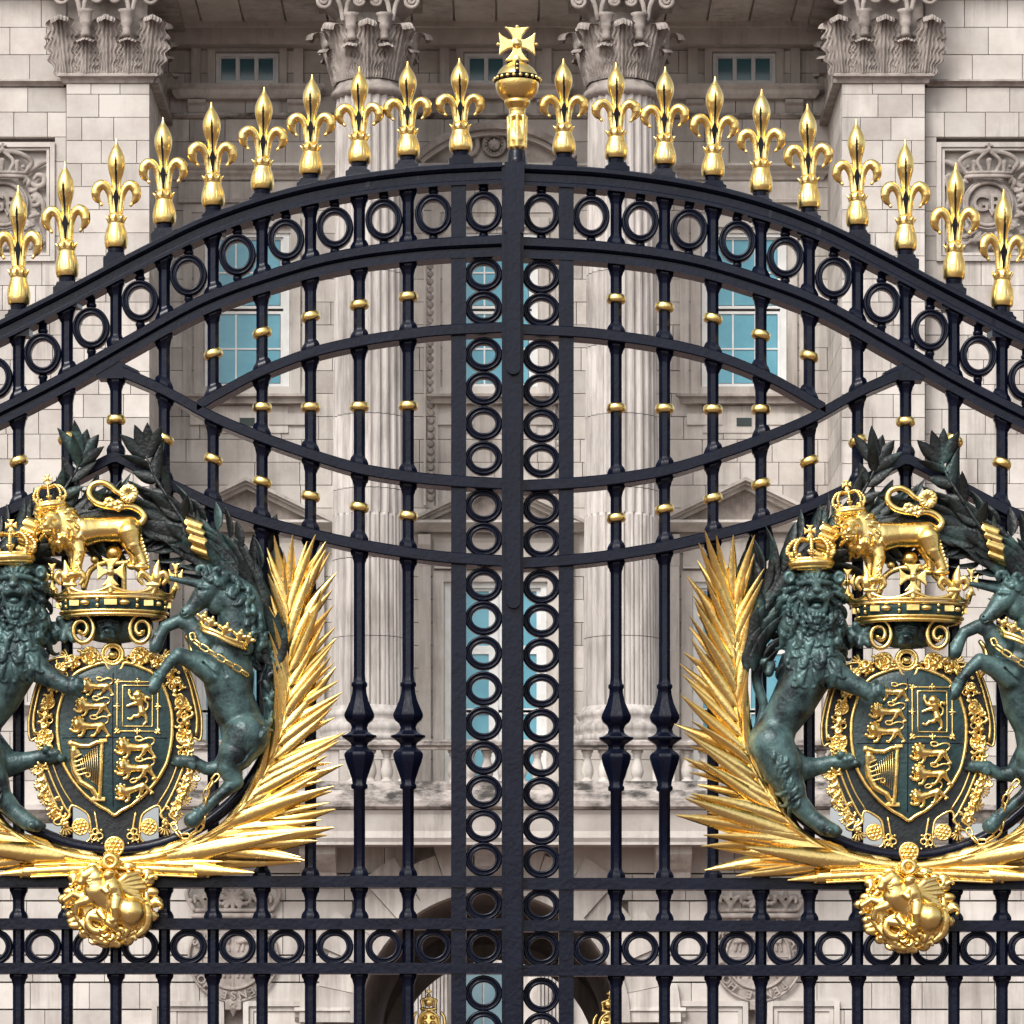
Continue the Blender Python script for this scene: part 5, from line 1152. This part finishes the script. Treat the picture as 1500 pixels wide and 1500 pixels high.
def capital(cx, half, Yc, round_, parent):
    X0, _, Zb = W(cx, 110, YF)
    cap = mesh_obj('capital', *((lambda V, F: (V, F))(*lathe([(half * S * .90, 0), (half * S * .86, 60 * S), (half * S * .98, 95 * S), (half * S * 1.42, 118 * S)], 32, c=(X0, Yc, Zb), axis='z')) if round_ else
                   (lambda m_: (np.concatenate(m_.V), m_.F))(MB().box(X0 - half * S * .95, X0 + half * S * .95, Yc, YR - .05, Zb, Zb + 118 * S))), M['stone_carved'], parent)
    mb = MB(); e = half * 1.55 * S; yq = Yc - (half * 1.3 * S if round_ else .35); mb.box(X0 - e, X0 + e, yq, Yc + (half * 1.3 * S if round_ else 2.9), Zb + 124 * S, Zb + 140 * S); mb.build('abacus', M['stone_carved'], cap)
    if round_:
        for i in range(8):
            a = 2 * pi * i / 8 + pi / 8; r = half * S * .92
            for me, off in ((LEAF_LO, 0), (LEAF_HI, pi / 8)):
                t_ = a + off; 
                if cos(t_) < -.5: continue
                o_ = inst('acanthus_leaf', me, (X0 + r * sin(t_), Yc - r * cos(t_), Zb), cap); o_.rotation_euler = (Matrix.Rotation(t_, 3, 'Z') @ Matrix.Rotation(.10 if me is LEAF_LO else .22, 3, 'X')).to_euler()
        spots = [(-63, 1), (63, -1), (-13, -1), (13, 1)]; Yv = lambda dx: Yc - half * S * 1.32 * (1 if abs(dx) < 30 else .95)
    else:
        for dx in (-31, 31): inst('acanthus_leaf', LEAF_LO, (X0 + dx * S, Yc - .03, Zb), cap)
        for dx in (-60, 0, 60): inst('acanthus_leaf', LEAF_HI, (X0 + dx * S, Yc, Zb), cap, rot=(.10, .0018 * dx, 0))
        sgn = 1 if cx < PC else -1                                              # leaves of the return face
        for k in range(4): inst('acanthus_leaf', LEAF_LO if k % 2 else LEAF_HI, (X0 + sgn * half * S, Yc + .35 + .6 * k, Zb), cap, rot=(0, 0, sgn * pi / 2))
        spots = [(-64, 1), (64, -1), (-14, -1), (14, 1)]; Yv = lambda dx: Yc - .28
    for dx, sg in spots:
        me = VOL[-sg] if abs(dx) > 30 else VOLS[-sg]; o = inst('volute', me, (X0 + dx * S, Yv(dx), Zb + 107 * S), cap, scale=(S * 450,) * 3)
    for dx in (-30, 30): inst('caulicole', local_or('caul'), (X0 + dx * S * (.8 if round_ else 1), Yv(0), Zb + 50 * S), cap, scale=(S * 450,) * 3)
    s_ = inst('fleuron', RO2, (X0, Yv(0) - .05, Zb + 120 * S), cap, scale=(S * 450 * .9,) * 3)
_c = {}
def local_or(k):
    if k not in _c: _c[k] = local_mesh('caulicole', *lathe([(6, 0), (7, -4), (6, -8), (6.5, -10), (6, -14), (9, -18), (8.5, -21), (10, -34), (13, -38)], 12), M['stone_carved'])
    return _c[k]
RO2 = RO.copy(); RO2.materials.clear(); RO2.materials.append(M['stone_carved'])
def column(cx):
    X0 = W(cx, 0, YF)[0]; Yc = YF + .72
    root = mesh_obj('column', *lathe([(46 * S, W(0, 1085, YF)[2]), (44 * S, W(0, 118, YF)[2])], 24, c=(X0, Yc, 0), axis='z'), M['mortar'], palace)
    js = [132, 262, 392, 500, 603, 712, 815, 930, 1036]
    for ya, yb in zip(js[:-1], js[1:]):
        V, F = [], []; NF, per = 24, 8; zt, zb = W(0, ya, YF)[2] - .006, W(0, yb, YF)[2] + .006
        hs = [zt, zb] if not (603 <= ya < 815 and ya == 712) else [zt, W(0, 748, YF)[2], W(0, 752, YF)[2], zb]
        for li, z in enumerate(hs):
            py = HY - (z - CAM_H) / S; R = (49.5 + (py - 130) / 900 * 7.5) * S
            cab = py > 750
            for i in range(NF * per):
                t_ = i / per % 1; th = 2 * pi * i / (NF * per)
                if t_ < .25: r = R
                else: g_ = sin(pi * (t_ - .25) / .75); r = R - (.052 if not cab else -.0) * R * g_ * 1.35 if not cab else R * (.965 + .045 * g_ * .8) - (.03 * R if t_ < .30 or t_ > .95 else 0)
                V.append((X0 + r * sin(th), Yc - r * cos(th), z))
        m_ = NF * per
        for l_ in range(len(hs) - 1):
            for i in range(m_): F.append((l_ * m_ + i, l_ * m_ + (i + 1) % m_, (l_ + 1) * m_ + (i + 1) % m_, (l_ + 1) * m_ + i))
        F.append(tuple(range(m_))); mesh_obj('drum', V, F, M['stone_col'], root)
    zb = W(0, 1085, YF)[2]; prof = [(75, 0), (75, 10), (70, 11), (73, 16), (74, 21), (72, 26), (66, 30), (63, 34), (66, 38), (67, 42), (64, 46), (59, 49), (57, 54)]
    mesh_obj('column_base', *lathe([(r * S, zb + h * S) for r, h in prof], 40, c=(X0, Yc, 0), axis='z'), M['stone_col'], root, True)
    mesh_obj('astragal', *lathe([(50 * S, W(0, 134, YF)[2]), (56 * S, W(0, 130, YF)[2]), (57 * S, W(0, 126, YF)[2]), (55 * S, W(0, 122, YF)[2]), (51 * S, W(0, 119, YF)[2]), (49 * S, W(0, 112, YF)[2])], 40, c=(X0, Yc, 0), axis='z'), M['stone_carved'], root, True)
    capital(cx, 50, Yc, True, root)
column(PC - 187); column(PC + 186)
for x in (158, 2 * PC - 158): capital(x, 61, YF - .02, False, palace)

# --- balcony
bx0, bx1 = 236, 2 * PC - 236
slab = pmould('balcony_slab', bx0, bx1, 1158, [(0, .10), (6, .14), (16, .16), (24, .14), (28, .06)], YB, M['stone_dirty'], ends=False)
mb = MB(); a = W(bx0, 1236, YB); b = W(bx1, 1160, YB); mb.box(a[0], b[0], YB + .13, YR, a[2] + .02, b[2]); mb.build('balcony_floor', M['stone'], palace)
pmould('balcony_moulding', bx0, bx1, 1187, [(0, .04), (6, .0), (30, -.05), (40, -.02), (46, -.06), (50, -.06)], YB, M['stone'], ends=False)
bal = pmould('balustrade', bx0, bx1, 1084, [(0, .06), (3, .10), (8, .10), (11, .05), (14, .04)], YB + .35, M['stone_dirty'], ends=False)
pmould('balustrade_plinth', bx0, bx1, 1145, [(0, .10), (4, .12), (14, .12)], YB + .35, M['stone_dirty'], ends=False, parent=bal)
SB = (YB + .35 + CAM_D) / FPX
BALU = bpy.data.meshes.new('baluster'); V, F = lathe([(9, 0), (9, 4), (6, 6), (7.5, 9), (9.2, 14), (9.4, 19), (7.5, 27), (5.6, 33), (5.2, 38), (7.2, 40), (5.8, 42), (8.8, 45), (8.8, 48)], 16, axis='z'); BALU.from_pydata((V * SB).tolist(), [], F); BALU.materials.append(M['stone']); BALU.polygons.foreach_set('use_smooth', np.ones(len(F), bool))
k = 0; x = bx0 + 12
while x < bx1 - 6:
    near_pier = min(abs(x - q) for q in (300, 480, PC - 95, PC + 95, 972, 1152)) < 17
    if not near_pier: inst('baluster', BALU, (W(x, 0, YB + .35)[0], YB + .5, W(0, 1146, YB + .35)[2]), bal)
    x += 24.5
for q in (300, 480, 972, 1152): pbox('balustrade_pier', q - 16, q + 16, 1096, 1147, YB + .36, .3, M['stone'], bal)
# consoles under the balcony, and the keystone
for q in (468, 2 * PC - 468):
    c_ = pmould('balcony_console', q - 26, q + 26, 1232, [(0, 1.0), (8, 1.02), (12, .9), (24, .95), (36, .7), (48, .4), (60, .34)], YG, M['stone'], ends=False)
pmould('keystone', PC - 30, PC + 30, 1236, [(0, .9), (10, .95), (22, .8), (36, .7), (52, .45), (70, .35)], YG, M['stone_carved'], ends=False)

# --- ground floor: rusticated wall with the great arch
AX, AY, AR = PC - 8, 1498.0, 191.0
sg_ = (YG + CAM_D) / FPX; acx, acz = W(AX, AY, YG)[0], W(AX, AY, YG)[2]; R_ = AR * sg_
zt = W(0, 1236, YG)[2]; xl, xr = W(-300, 0, YG)[0], W(1800, 0, YG)[0]
V, F = [], []
ang = np.linspace(pi, 0, 33); Yk = YG + .2
for Yq in (Yk, Yk + .5):
    V += [(xl, Yq, 0), (xl, Yq, zt)]
    for a in ang: V += [(acx + (R_ + .02) * cos(a), Yq, acz + (R_ + .02) * sin(a)), (acx + (R_ + .02) * cos(a) if True else 0, Yq, zt)]
    V += [(xr, Yq, 0), (xr, Yq, zt)]
n1 = len(V) // 2
for i in range(32): a = 2 + 2 * i; F.append((a, a + 1, a + 3, a + 2))
V += [(acx - R_ - .02, Yk, 0), (acx + R_ + .02, Yk, 0)]; nl = len(V) - 2
F.append((0, 1, 3, 2, nl)); lastb = 2 + 64; F.append((lastb, lastb + 1, n1 - 1, n1 - 2, nl + 1))
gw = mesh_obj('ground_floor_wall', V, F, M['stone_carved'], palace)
VR = AR + 62
ashlar(gw, -300, AX, 1240, 1757, YG, 38.5, 92, [(2 * PC - 1132 - 2, 2 * PC - 1086 + 2, 1472, 1757)], gap=.012, gz=.028, seed=31, circ=(AX, AY, VR - 8)); ashlar(gw, AX, 1800, 1240, 1757, YG, 38.5, 92, [(1084, 1134, 1472, 1757)], gap=.012, gz=.028, seed=32, circ=(AX, AY, VR - 8))
nv = 15
for i in range(nv):
    a0, a1 = pi * i / nv + .002, pi * (i + 1) / nv - .002; k_ = VR + (26 if i % 2 == 0 else 4); P_ = []
    for r in (AR, k_):
        for a in np.linspace(a0, a1, 5): P_.append((acx + r * sg_ * cos(a), acz + r * sg_ * sin(a)))
    pr = -.10 - (.06 if i % 2 == 0 else 0); V = [(x_, YG + pr, z_) for x_, z_ in P_] + [(x_, YG + .6, z_) for x_, z_ in P_]; F = []
    for j in range(4): F += [(j, j + 1, 6 + j, 5 + j), (j, j + 10, j + 11, j + 1), (5 + j, 6 + j, 16 + j, 15 + j)]
    F += [(0, 5, 15, 10), (4, 14, 19, 9)]; mesh_obj('voussoir', V, F, M['stone'], gw)
arc_band('archivolt', (AR + .5) * sg_, (AR + 14) * sg_, YG - .22, YG + .1, pi / 2, M['stone'], cx=acx, cz_=acz, parent=gw, n=40)
# jambs and imposts of the arch
for sd in (-1, 1):
    pmould('impost', AX + sd * (AR + 45) - 50, AX + sd * (AR + 45) + 50, 1476, [(0, .16), (5, .2), (8, .12), (14, .1), (20, .03)], YG, ends=False)
# vaulted passage
Yv0, Yv1 = YG + .6, YG + 15; V, F = [], []
for Yq in (Yv0, Yv1):
    V.append((acx - R_ - .05, Yq, 0))
    for a in ang: V.append((acx + (R_ + .05) * cos(a), Yq, acz + (R_ + .05) * sin(a)))
    V.append((acx + R_ + .05, Yq, 0))
nn = len(ang) + 2
for i in range(nn - 1): F.append((i, i + 1, nn + i + 1, nn + i))
mesh_obj('vaulted_passage', V, F, M['stone_carved'], palace)
si = (Yv1 + CAM_D) / FPX; icx, icz = W(PC, 1552, Yv1)[0], W(PC, 1552, Yv1)[2]; V, F = [], []
ri = 147 * si; ro = R_ * 1.6
for a in ang: V += [(icx + ri * cos(a), Yv1, icz + ri * sin(a)), (icx + ro * cos(a), Yv1, icz + ro * sin(a))]
V += [(icx - ri, Yv1, 0), (icx - ro, Yv1, 0), (icx + ri, Yv1, 0), (icx + ro, Yv1, 0)]
for i in range(len(ang) - 1): F.append((2 * i, 2 * i + 1, 2 * i + 3, 2 * i + 2))
q = 2 * len(ang); F += [(0, 1, q + 1, q), (q - 2, q - 1, q + 3, q + 2)]; mesh_obj('inner_arch', V, F, M['stone'], palace)
arc_band('inner_archivolt', ri - .02, ri + .32, Yv1 - .25, Yv1 - .01, pi / 2, M['stone'], cx=icx, cz_=icz)
# courtyard front seen through the passage
YQ = 118.0; court = thing('courtyard_building', 'sunlit courtyard front with fluted pilasters seen through the archway', 'building', (W(PC, 0, YQ)[0], YQ, 0))
pbox('wall', 480, 990, 1380, 1690, YQ, 1.0, M['stone'], court)
for xq in (632, 812):
    pq = pbox('pilaster', xq - 25, xq + 25, 1380, 1690, YQ - .3, .35, M['stone_col'], court)
    for k in range(9): pbox('reed', xq - 24 + 5.4 * k, xq - 20.4 + 5.4 * k, 1400, 1680, YQ - .42, .12, M['stone_col'], pq)
w = frame_mesh('window', 672, 742, 1420, 1600, 6, YQ - .12, .12, M['white'], court); pane(w, 679, 706, 1427, 1510, YQ - .08, M['glass_pale']); pane(w, 709, 735, 1427, 1510, YQ - .08, M['glass_pale']); pane(w, 679, 735, 1516, 1592, YQ - .08, M['glass_pale'])
# inner gate with gilded crests
YI = YG + 3.0
ig = thing('inner_gate', 'dark inner gate with two gilded crests under the arch', 'gate', (W(PC, 0, YI)[0], YI, 0))
SI = (YI + CAM_D) / FPX
for k in range(15):
    xq = 566 + 22 * k; mb = MB(); a = W(xq, 1740, YI); mb.add(*lathe([(1.6 * SI, .05), (1.6 * SI, W(0, 1520, YI)[2])], 8, c=(a[0], YI, 0), axis='z')); mb.build('bar', M['paint'], ig)
for yq in (1522, 1700): pbox('rail', 556, 884, yq, yq + 6, YI - .04, .08, M['paint'], ig)
def crest():
    s = SDF((-30, -52, -5), (30, 34, 14), .9); s.ell((0, 4, 2), (17, 21, 5), 1); s.ring((0, 4, 5), 17, 2.2, .5, 24, sy=1.2)
    for k in range(3):
        for q in (-1, 1): s.ell((q * 6.5, -6 + 9 * k, 7), (4, 3, 2.5), .5)
    s.poly([(-11, -20, 3), (0, -18, 5), (11, -20, 3)], 3, 1); s.poly([(-10, -22, 3), (-12, -33, 3), (0, -38, 4), (12, -33, 3), (10, -22, 3)], 2.4, .8); s.ell((0, -41, 4), 3.4, .5); s.ell((0, -30, 3), (8, 7, 4), 1); s.cone((-4, -47, 4), (4, -47, 4), 1.6, 1.6, .4); s.cone((0, -51, 4), (0, -42, 4), 1.6, 1.6, .4)
    for q in (-1, 1): s.poly(spline([(q * 12, 24, 2), (q * 24, 14, 2), (q * 25, -4, 2), (q * 20, -14, 2)], per=3), [3, 3.6, 3, 2], .8)
    V, F = s.mesh(); return local_mesh('crest', V, F[:, ::-1], M['gold'])
CR = crest()
for xq, yq in ((628, 1496), (893, 1499)): inst('crest', CR, W(xq, yq, YI - .1), ig, scale=(SI * 450 * .92,) * 3)

# --- carved panels: crowned cypher on the outer walls
def text_mesh(name, txt, size, depth, m):
    cu = bpy.data.curves.new(name, 'FONT'); cu.body = txt; cu.size = size; cu.extrude = depth; cu.align_x = 'CENTER'; cu.align_y = 'CENTER'; cu.bevel_depth = depth * .3
    to = bpy.data.objects.new(name, cu); COL.objects.link(to); dg = bpy.context.evaluated_depsgraph_get(); me = bpy.data.meshes.new_from_object(to.evaluated_get(dg)); bpy.data.objects.remove(to); bpy.data.curves.remove(cu)
    me.materials.clear(); me.materials.append(m); return me
SO = (YO + CAM_D) / FPX
def cypher_panel():
    s = SDF((-78, -96, -5), (78, 92, 22), 1.05)
    s.ring((0, 0, 6), 34, 3.0, .6, 36); s.ring((0, 0, 4), 39, 2.0, .6, 36); s.ell((0, 0, -2), (34, 34, 6), .5)
    rr = random.Random(9)
    # crown
    s.poly([(36 * cos(a), -42 + 0, 6 + 10 * sin(a)) for a in np.linspace(0, pi, 14)], 3.2, .5); s.poly([(37 * cos(a), -48, 6 + 11 * sin(a)) for a in np.linspace(0, pi, 14)], 2.6, .5)
    for q in (-1, 1):
        s.poly(spline([(q * 36, -50, 8), (q * 46, -66, 9), (q * 30, -78, 11), (q * 6, -82, 13)], per=4), 4, .8); s.poly(spline([(q * 12, -50, 16), (q * 18, -66, 16), (q * 4, -80, 14)], per=4), 3, .8)
        s.poly([(q * 24, -50, 14), (q * 24, -64, 15)], [3, 4.5], .6); s.ell((q * 33, -58, 12), 3.5, .5); s.ell((q * 14, -56, 16), 3, .5)
        # mantling scrolls and wreath
        s.poly(spline([(q * 38, -50, 5), (q * 56, -62, 5), (q * 70, -68, 5), (q * 74, -62, 5)], per=3), [4, 4.5, 3.5, 2], .8)
        s.poly(spline([(q * 42, -36, 5), (q * 52, -28, 6), (q * 64, -30, 6), (q * 66, -42, 6), (q * 56, -46, 6), (q * 50, -40, 6)], per=3), [3, 4.5, 5, 4.5, 4, 3], .8)
        s.poly(spline([(q * 40, -26, 4), (q * 58, -10, 5), (q * 66, 10, 5), (q * 62, 34, 5), (q * 68, 56, 4), (q * 60, 66, 4)], per=3), [4, 5, 4.5, 5, 4, 3], 1)
        for k in range(15):
            a = radians(-55 + 10 * k); c = (q * 48 * cos(a), 48 * sin(a), 6); s.lock(c, (a if q > 0 else pi - a) + rr.uniform(-.7, .7), 15, 3.6, curl=rr.choice((-1, 1)) * .7, k=.7)
        for k in range(5): s.ell((q * (18 + 9 * k), 58 + 4 * (k % 2) - 3 * k, 6), (5, 4.4, 4), 1); s.lock((q * (10 + 11 * k), 62, 6), rr.uniform(0, 6), 14, 3.2, curl=1, k=.6)
    s.poly([(0, -52, 17), (0, -66, 17)], [3, 5], .6); s.ell((0, -84, 13), 5, .5); s.cone((-5, -91, 13), (5, -91, 13), 2, 2, .4); s.cone((0, -95, 13), (0, -86, 13), 2, 2, .4)
    s.poly([(-10, 60, 6), (0, 70, 7), (10, 60, 6)], 5, 1)
    V, F = s.mesh(); return local_mesh('crowned_cypher', V, F[:, ::-1], M['stone_carved'])
CYP = cypher_panel(); TXT = text_mesh('cypher_letters', 'GR', 34, 2.2, M['stone_carved']); TXV = text_mesh('cypher_letters', 'V', 13, 2.2, M['stone_carved'])
for cxp, xa, xb in ((5, -70, 80), (1447, 1372, 1522)):
    pn = pbox('carved_panel', xa, xb, 208, 380, YO + .12, .1, M['stone']); frame_mesh('panel_frame', xa, xb, 208, 382, 7, YO - .06, .2, M['stone'], pn); frame_mesh('panel_frame', xa + 8, xb - 8, 216, 374, 4, YO - .02, .1, M['stone'], pn)
    carve('crowned_cypher', CYP, cxp, 300, YO + .08, SO * .92, pn)
    for me, dy, dx in ((TXT, -1, 0), (TXV, 12, 6)):
        o = inst('cypher_letters', me, W(cxp + dx, 300 + dy, YO + .00), pn, scale=(SO,) * 3); o.rotation_euler = (radians(90), 0, 0)
# --- garter roundels with crowns on the ground floor
def garter():
    s = SDF((-74, -122, -4), (74, 92, 16), 1.15); s.ell((0, 0, -1), (66, 66, 6), .5); s.ring((0, 0, 5), 65, 2.2, .5, 48); s.ring((0, 0, 5), 47, 2.0, .5, 40)
    s.poly([(58 * cos(a), -60, 3 + 8 * sin(a)) for a in np.linspace(0, pi, 12)], 4.0, .5); s.poly([(56 * cos(a), -68, 3 + 8 * sin(a)) for a in np.linspace(0, pi, 12)], 3, .5)
    for x_ in (-40, 40):
        s.poly([(x_, -70, 10), (x_, -84, 11), (x_, -98, 11)], [3, 6, 2], .8)
        for q in (-1, 1): s.poly(spline([(x_, -74, 10), (x_ + q * 8, -86, 11), (x_ + q * 15, -88, 11), (x_ + q * 15, -80, 11)], per=3), [3, 3.6, 3.4, 2.4], .6)
    for dx, dy in ((0, -1), (0, 1), (-1, 0), (1, 0)):
        for q in (-.7, 0, .7): s.cone((0, -86, 11), (dx * 14 + q * 14 * abs(dy), -86 + dy * 13 + q * 12 * abs(dx), 11), 2.4, 3.4, .5)
    for q in (-1, 1): s.poly(spline([(q * 58, -70, 6), (q * 68, -92, 7), (q * 56, -108, 9), (q * 20, -114, 11), (0, -110, 12)], per=4), 3.6, .8); s.ell((q * 20, -78, 11), 4, .5); s.ell((q * 62, -82, 7), 4, .5)
    s.box((-12, 62, 0), (12, 78, 7), 1.5); s.cone((0, 76, 3), (0, 86, 3), 6, 1.5, 1)
    for i in range(6): s.ell((3.5 * cos(i * 1.05), 71 + 3.5 * sin(i * 1.05), 7), 2.0, .4)
    for q in (-1, 1):                                          # small quartered lion figures inside
        for y_ in (-22, 16): s.poly([(q * 20 - 12, y_, 5), (q * 20, y_ - 3, 6), (q * 20 + 12, y_, 5)], [4, 5, 4], 1); s.lock((q * 20 + 12, y_, 6), -1, 14, 2, curl=-1); [s.cone((q * 20 + e, y_ + 2, 5), (q * 20 + e * 1.2, y_ + 13, 5), 2.4, 1.8, .5) for e in (-11, -5, 6, 12)]
    s.cone((0, -45, 4), (0, 45, 4), 1.3, 1.3, .4); s.cone((-45, 0, 4), (45, 0, 4), 1.3, 1.3, .4)
    V, F = s.mesh(); return local_mesh('garter_roundel', V, F[:, ::-1], M['stone_carved'])
GA = garter(); motto = 'HONI SOIT QUI MAL Y PENSE '; LET = {}
for cxp in (1110, 2 * PC - 1110):
    ro = carve('garter_roundel', GA, cxp, 1402, YG - .02, sg_)
    for i, ch in enumerate(motto):
        if ch == ' ': continue
        if ch not in LET: LET[ch] = text_mesh('motto_letter', ch, 17, 1.1, M['stone_carved'])
        a = radians(230 - 1.0) - 2 * pi * i / len(motto) + 0; r = 56
        o = inst('motto_letter', LET[ch], W(cxp + r * cos(a), 1402 - r * sin(a), YG - .12), ro, scale=(1 / 450.0,) * 3)
        o.location = Vector(((r * cos(a)) / 450.0, -7.5 / 450.0, (r * sin(a)) / 450.0)); o.rotation_euler = (Matrix.Rotation(-(a - pi / 2), 3, 'Y') @ Matrix.Rotation(radians(90), 3, 'X')).to_euler()
    for q in (-1, 1):
        xa, xb = sorted((cxp + q * 14, cxp + q * 120)); frame_mesh('window_surround', xa, xb, 1466, 1700, 8, YG - .08, .2, M['stone']); frame_mesh('window_surround', xa + 9, xb - 9, 1475, 1700, 6, YG - .03, .2, M['stone'])

# --- lay the stone blocks
BLOCKS.sort(key=lambda b: -b[3])
vis = lambda b: -30 < HX + b[1][0] * FPX / (b[1][1] + CAM_D) < 1500 and -20 < HY - (b[1][2] + b[2][2] - CAM_H) * FPX / (b[1][1] + CAM_D) < 1500
big = [b for b in BLOCKS if vis(b)][:300]; ids = set(id(b) for b in big); rest = {}
ub = bpy.data.meshes.new('stone_block'); ub.from_pydata([(x, y, z) for x in (0, 1) for y in (0, 1) for z in (0, 1)], [], BOXF); ub.materials.append(M['stone'])
for b in big: inst('stone_block', ub, b[1], b[0], scale=b[2])
for b in BLOCKS:
    if id(b) not in ids: rest.setdefault(b[0].name, (b[0], MB()))[1].box(b[1][0], b[1][0] + b[2][0], b[1][1], b[1][1] + b[2][1], b[1][2], b[1][2] + b[2][2])
for par, mb in rest.values(): mb.build('stone_blocks', M['stone'], par, kind='stuff')
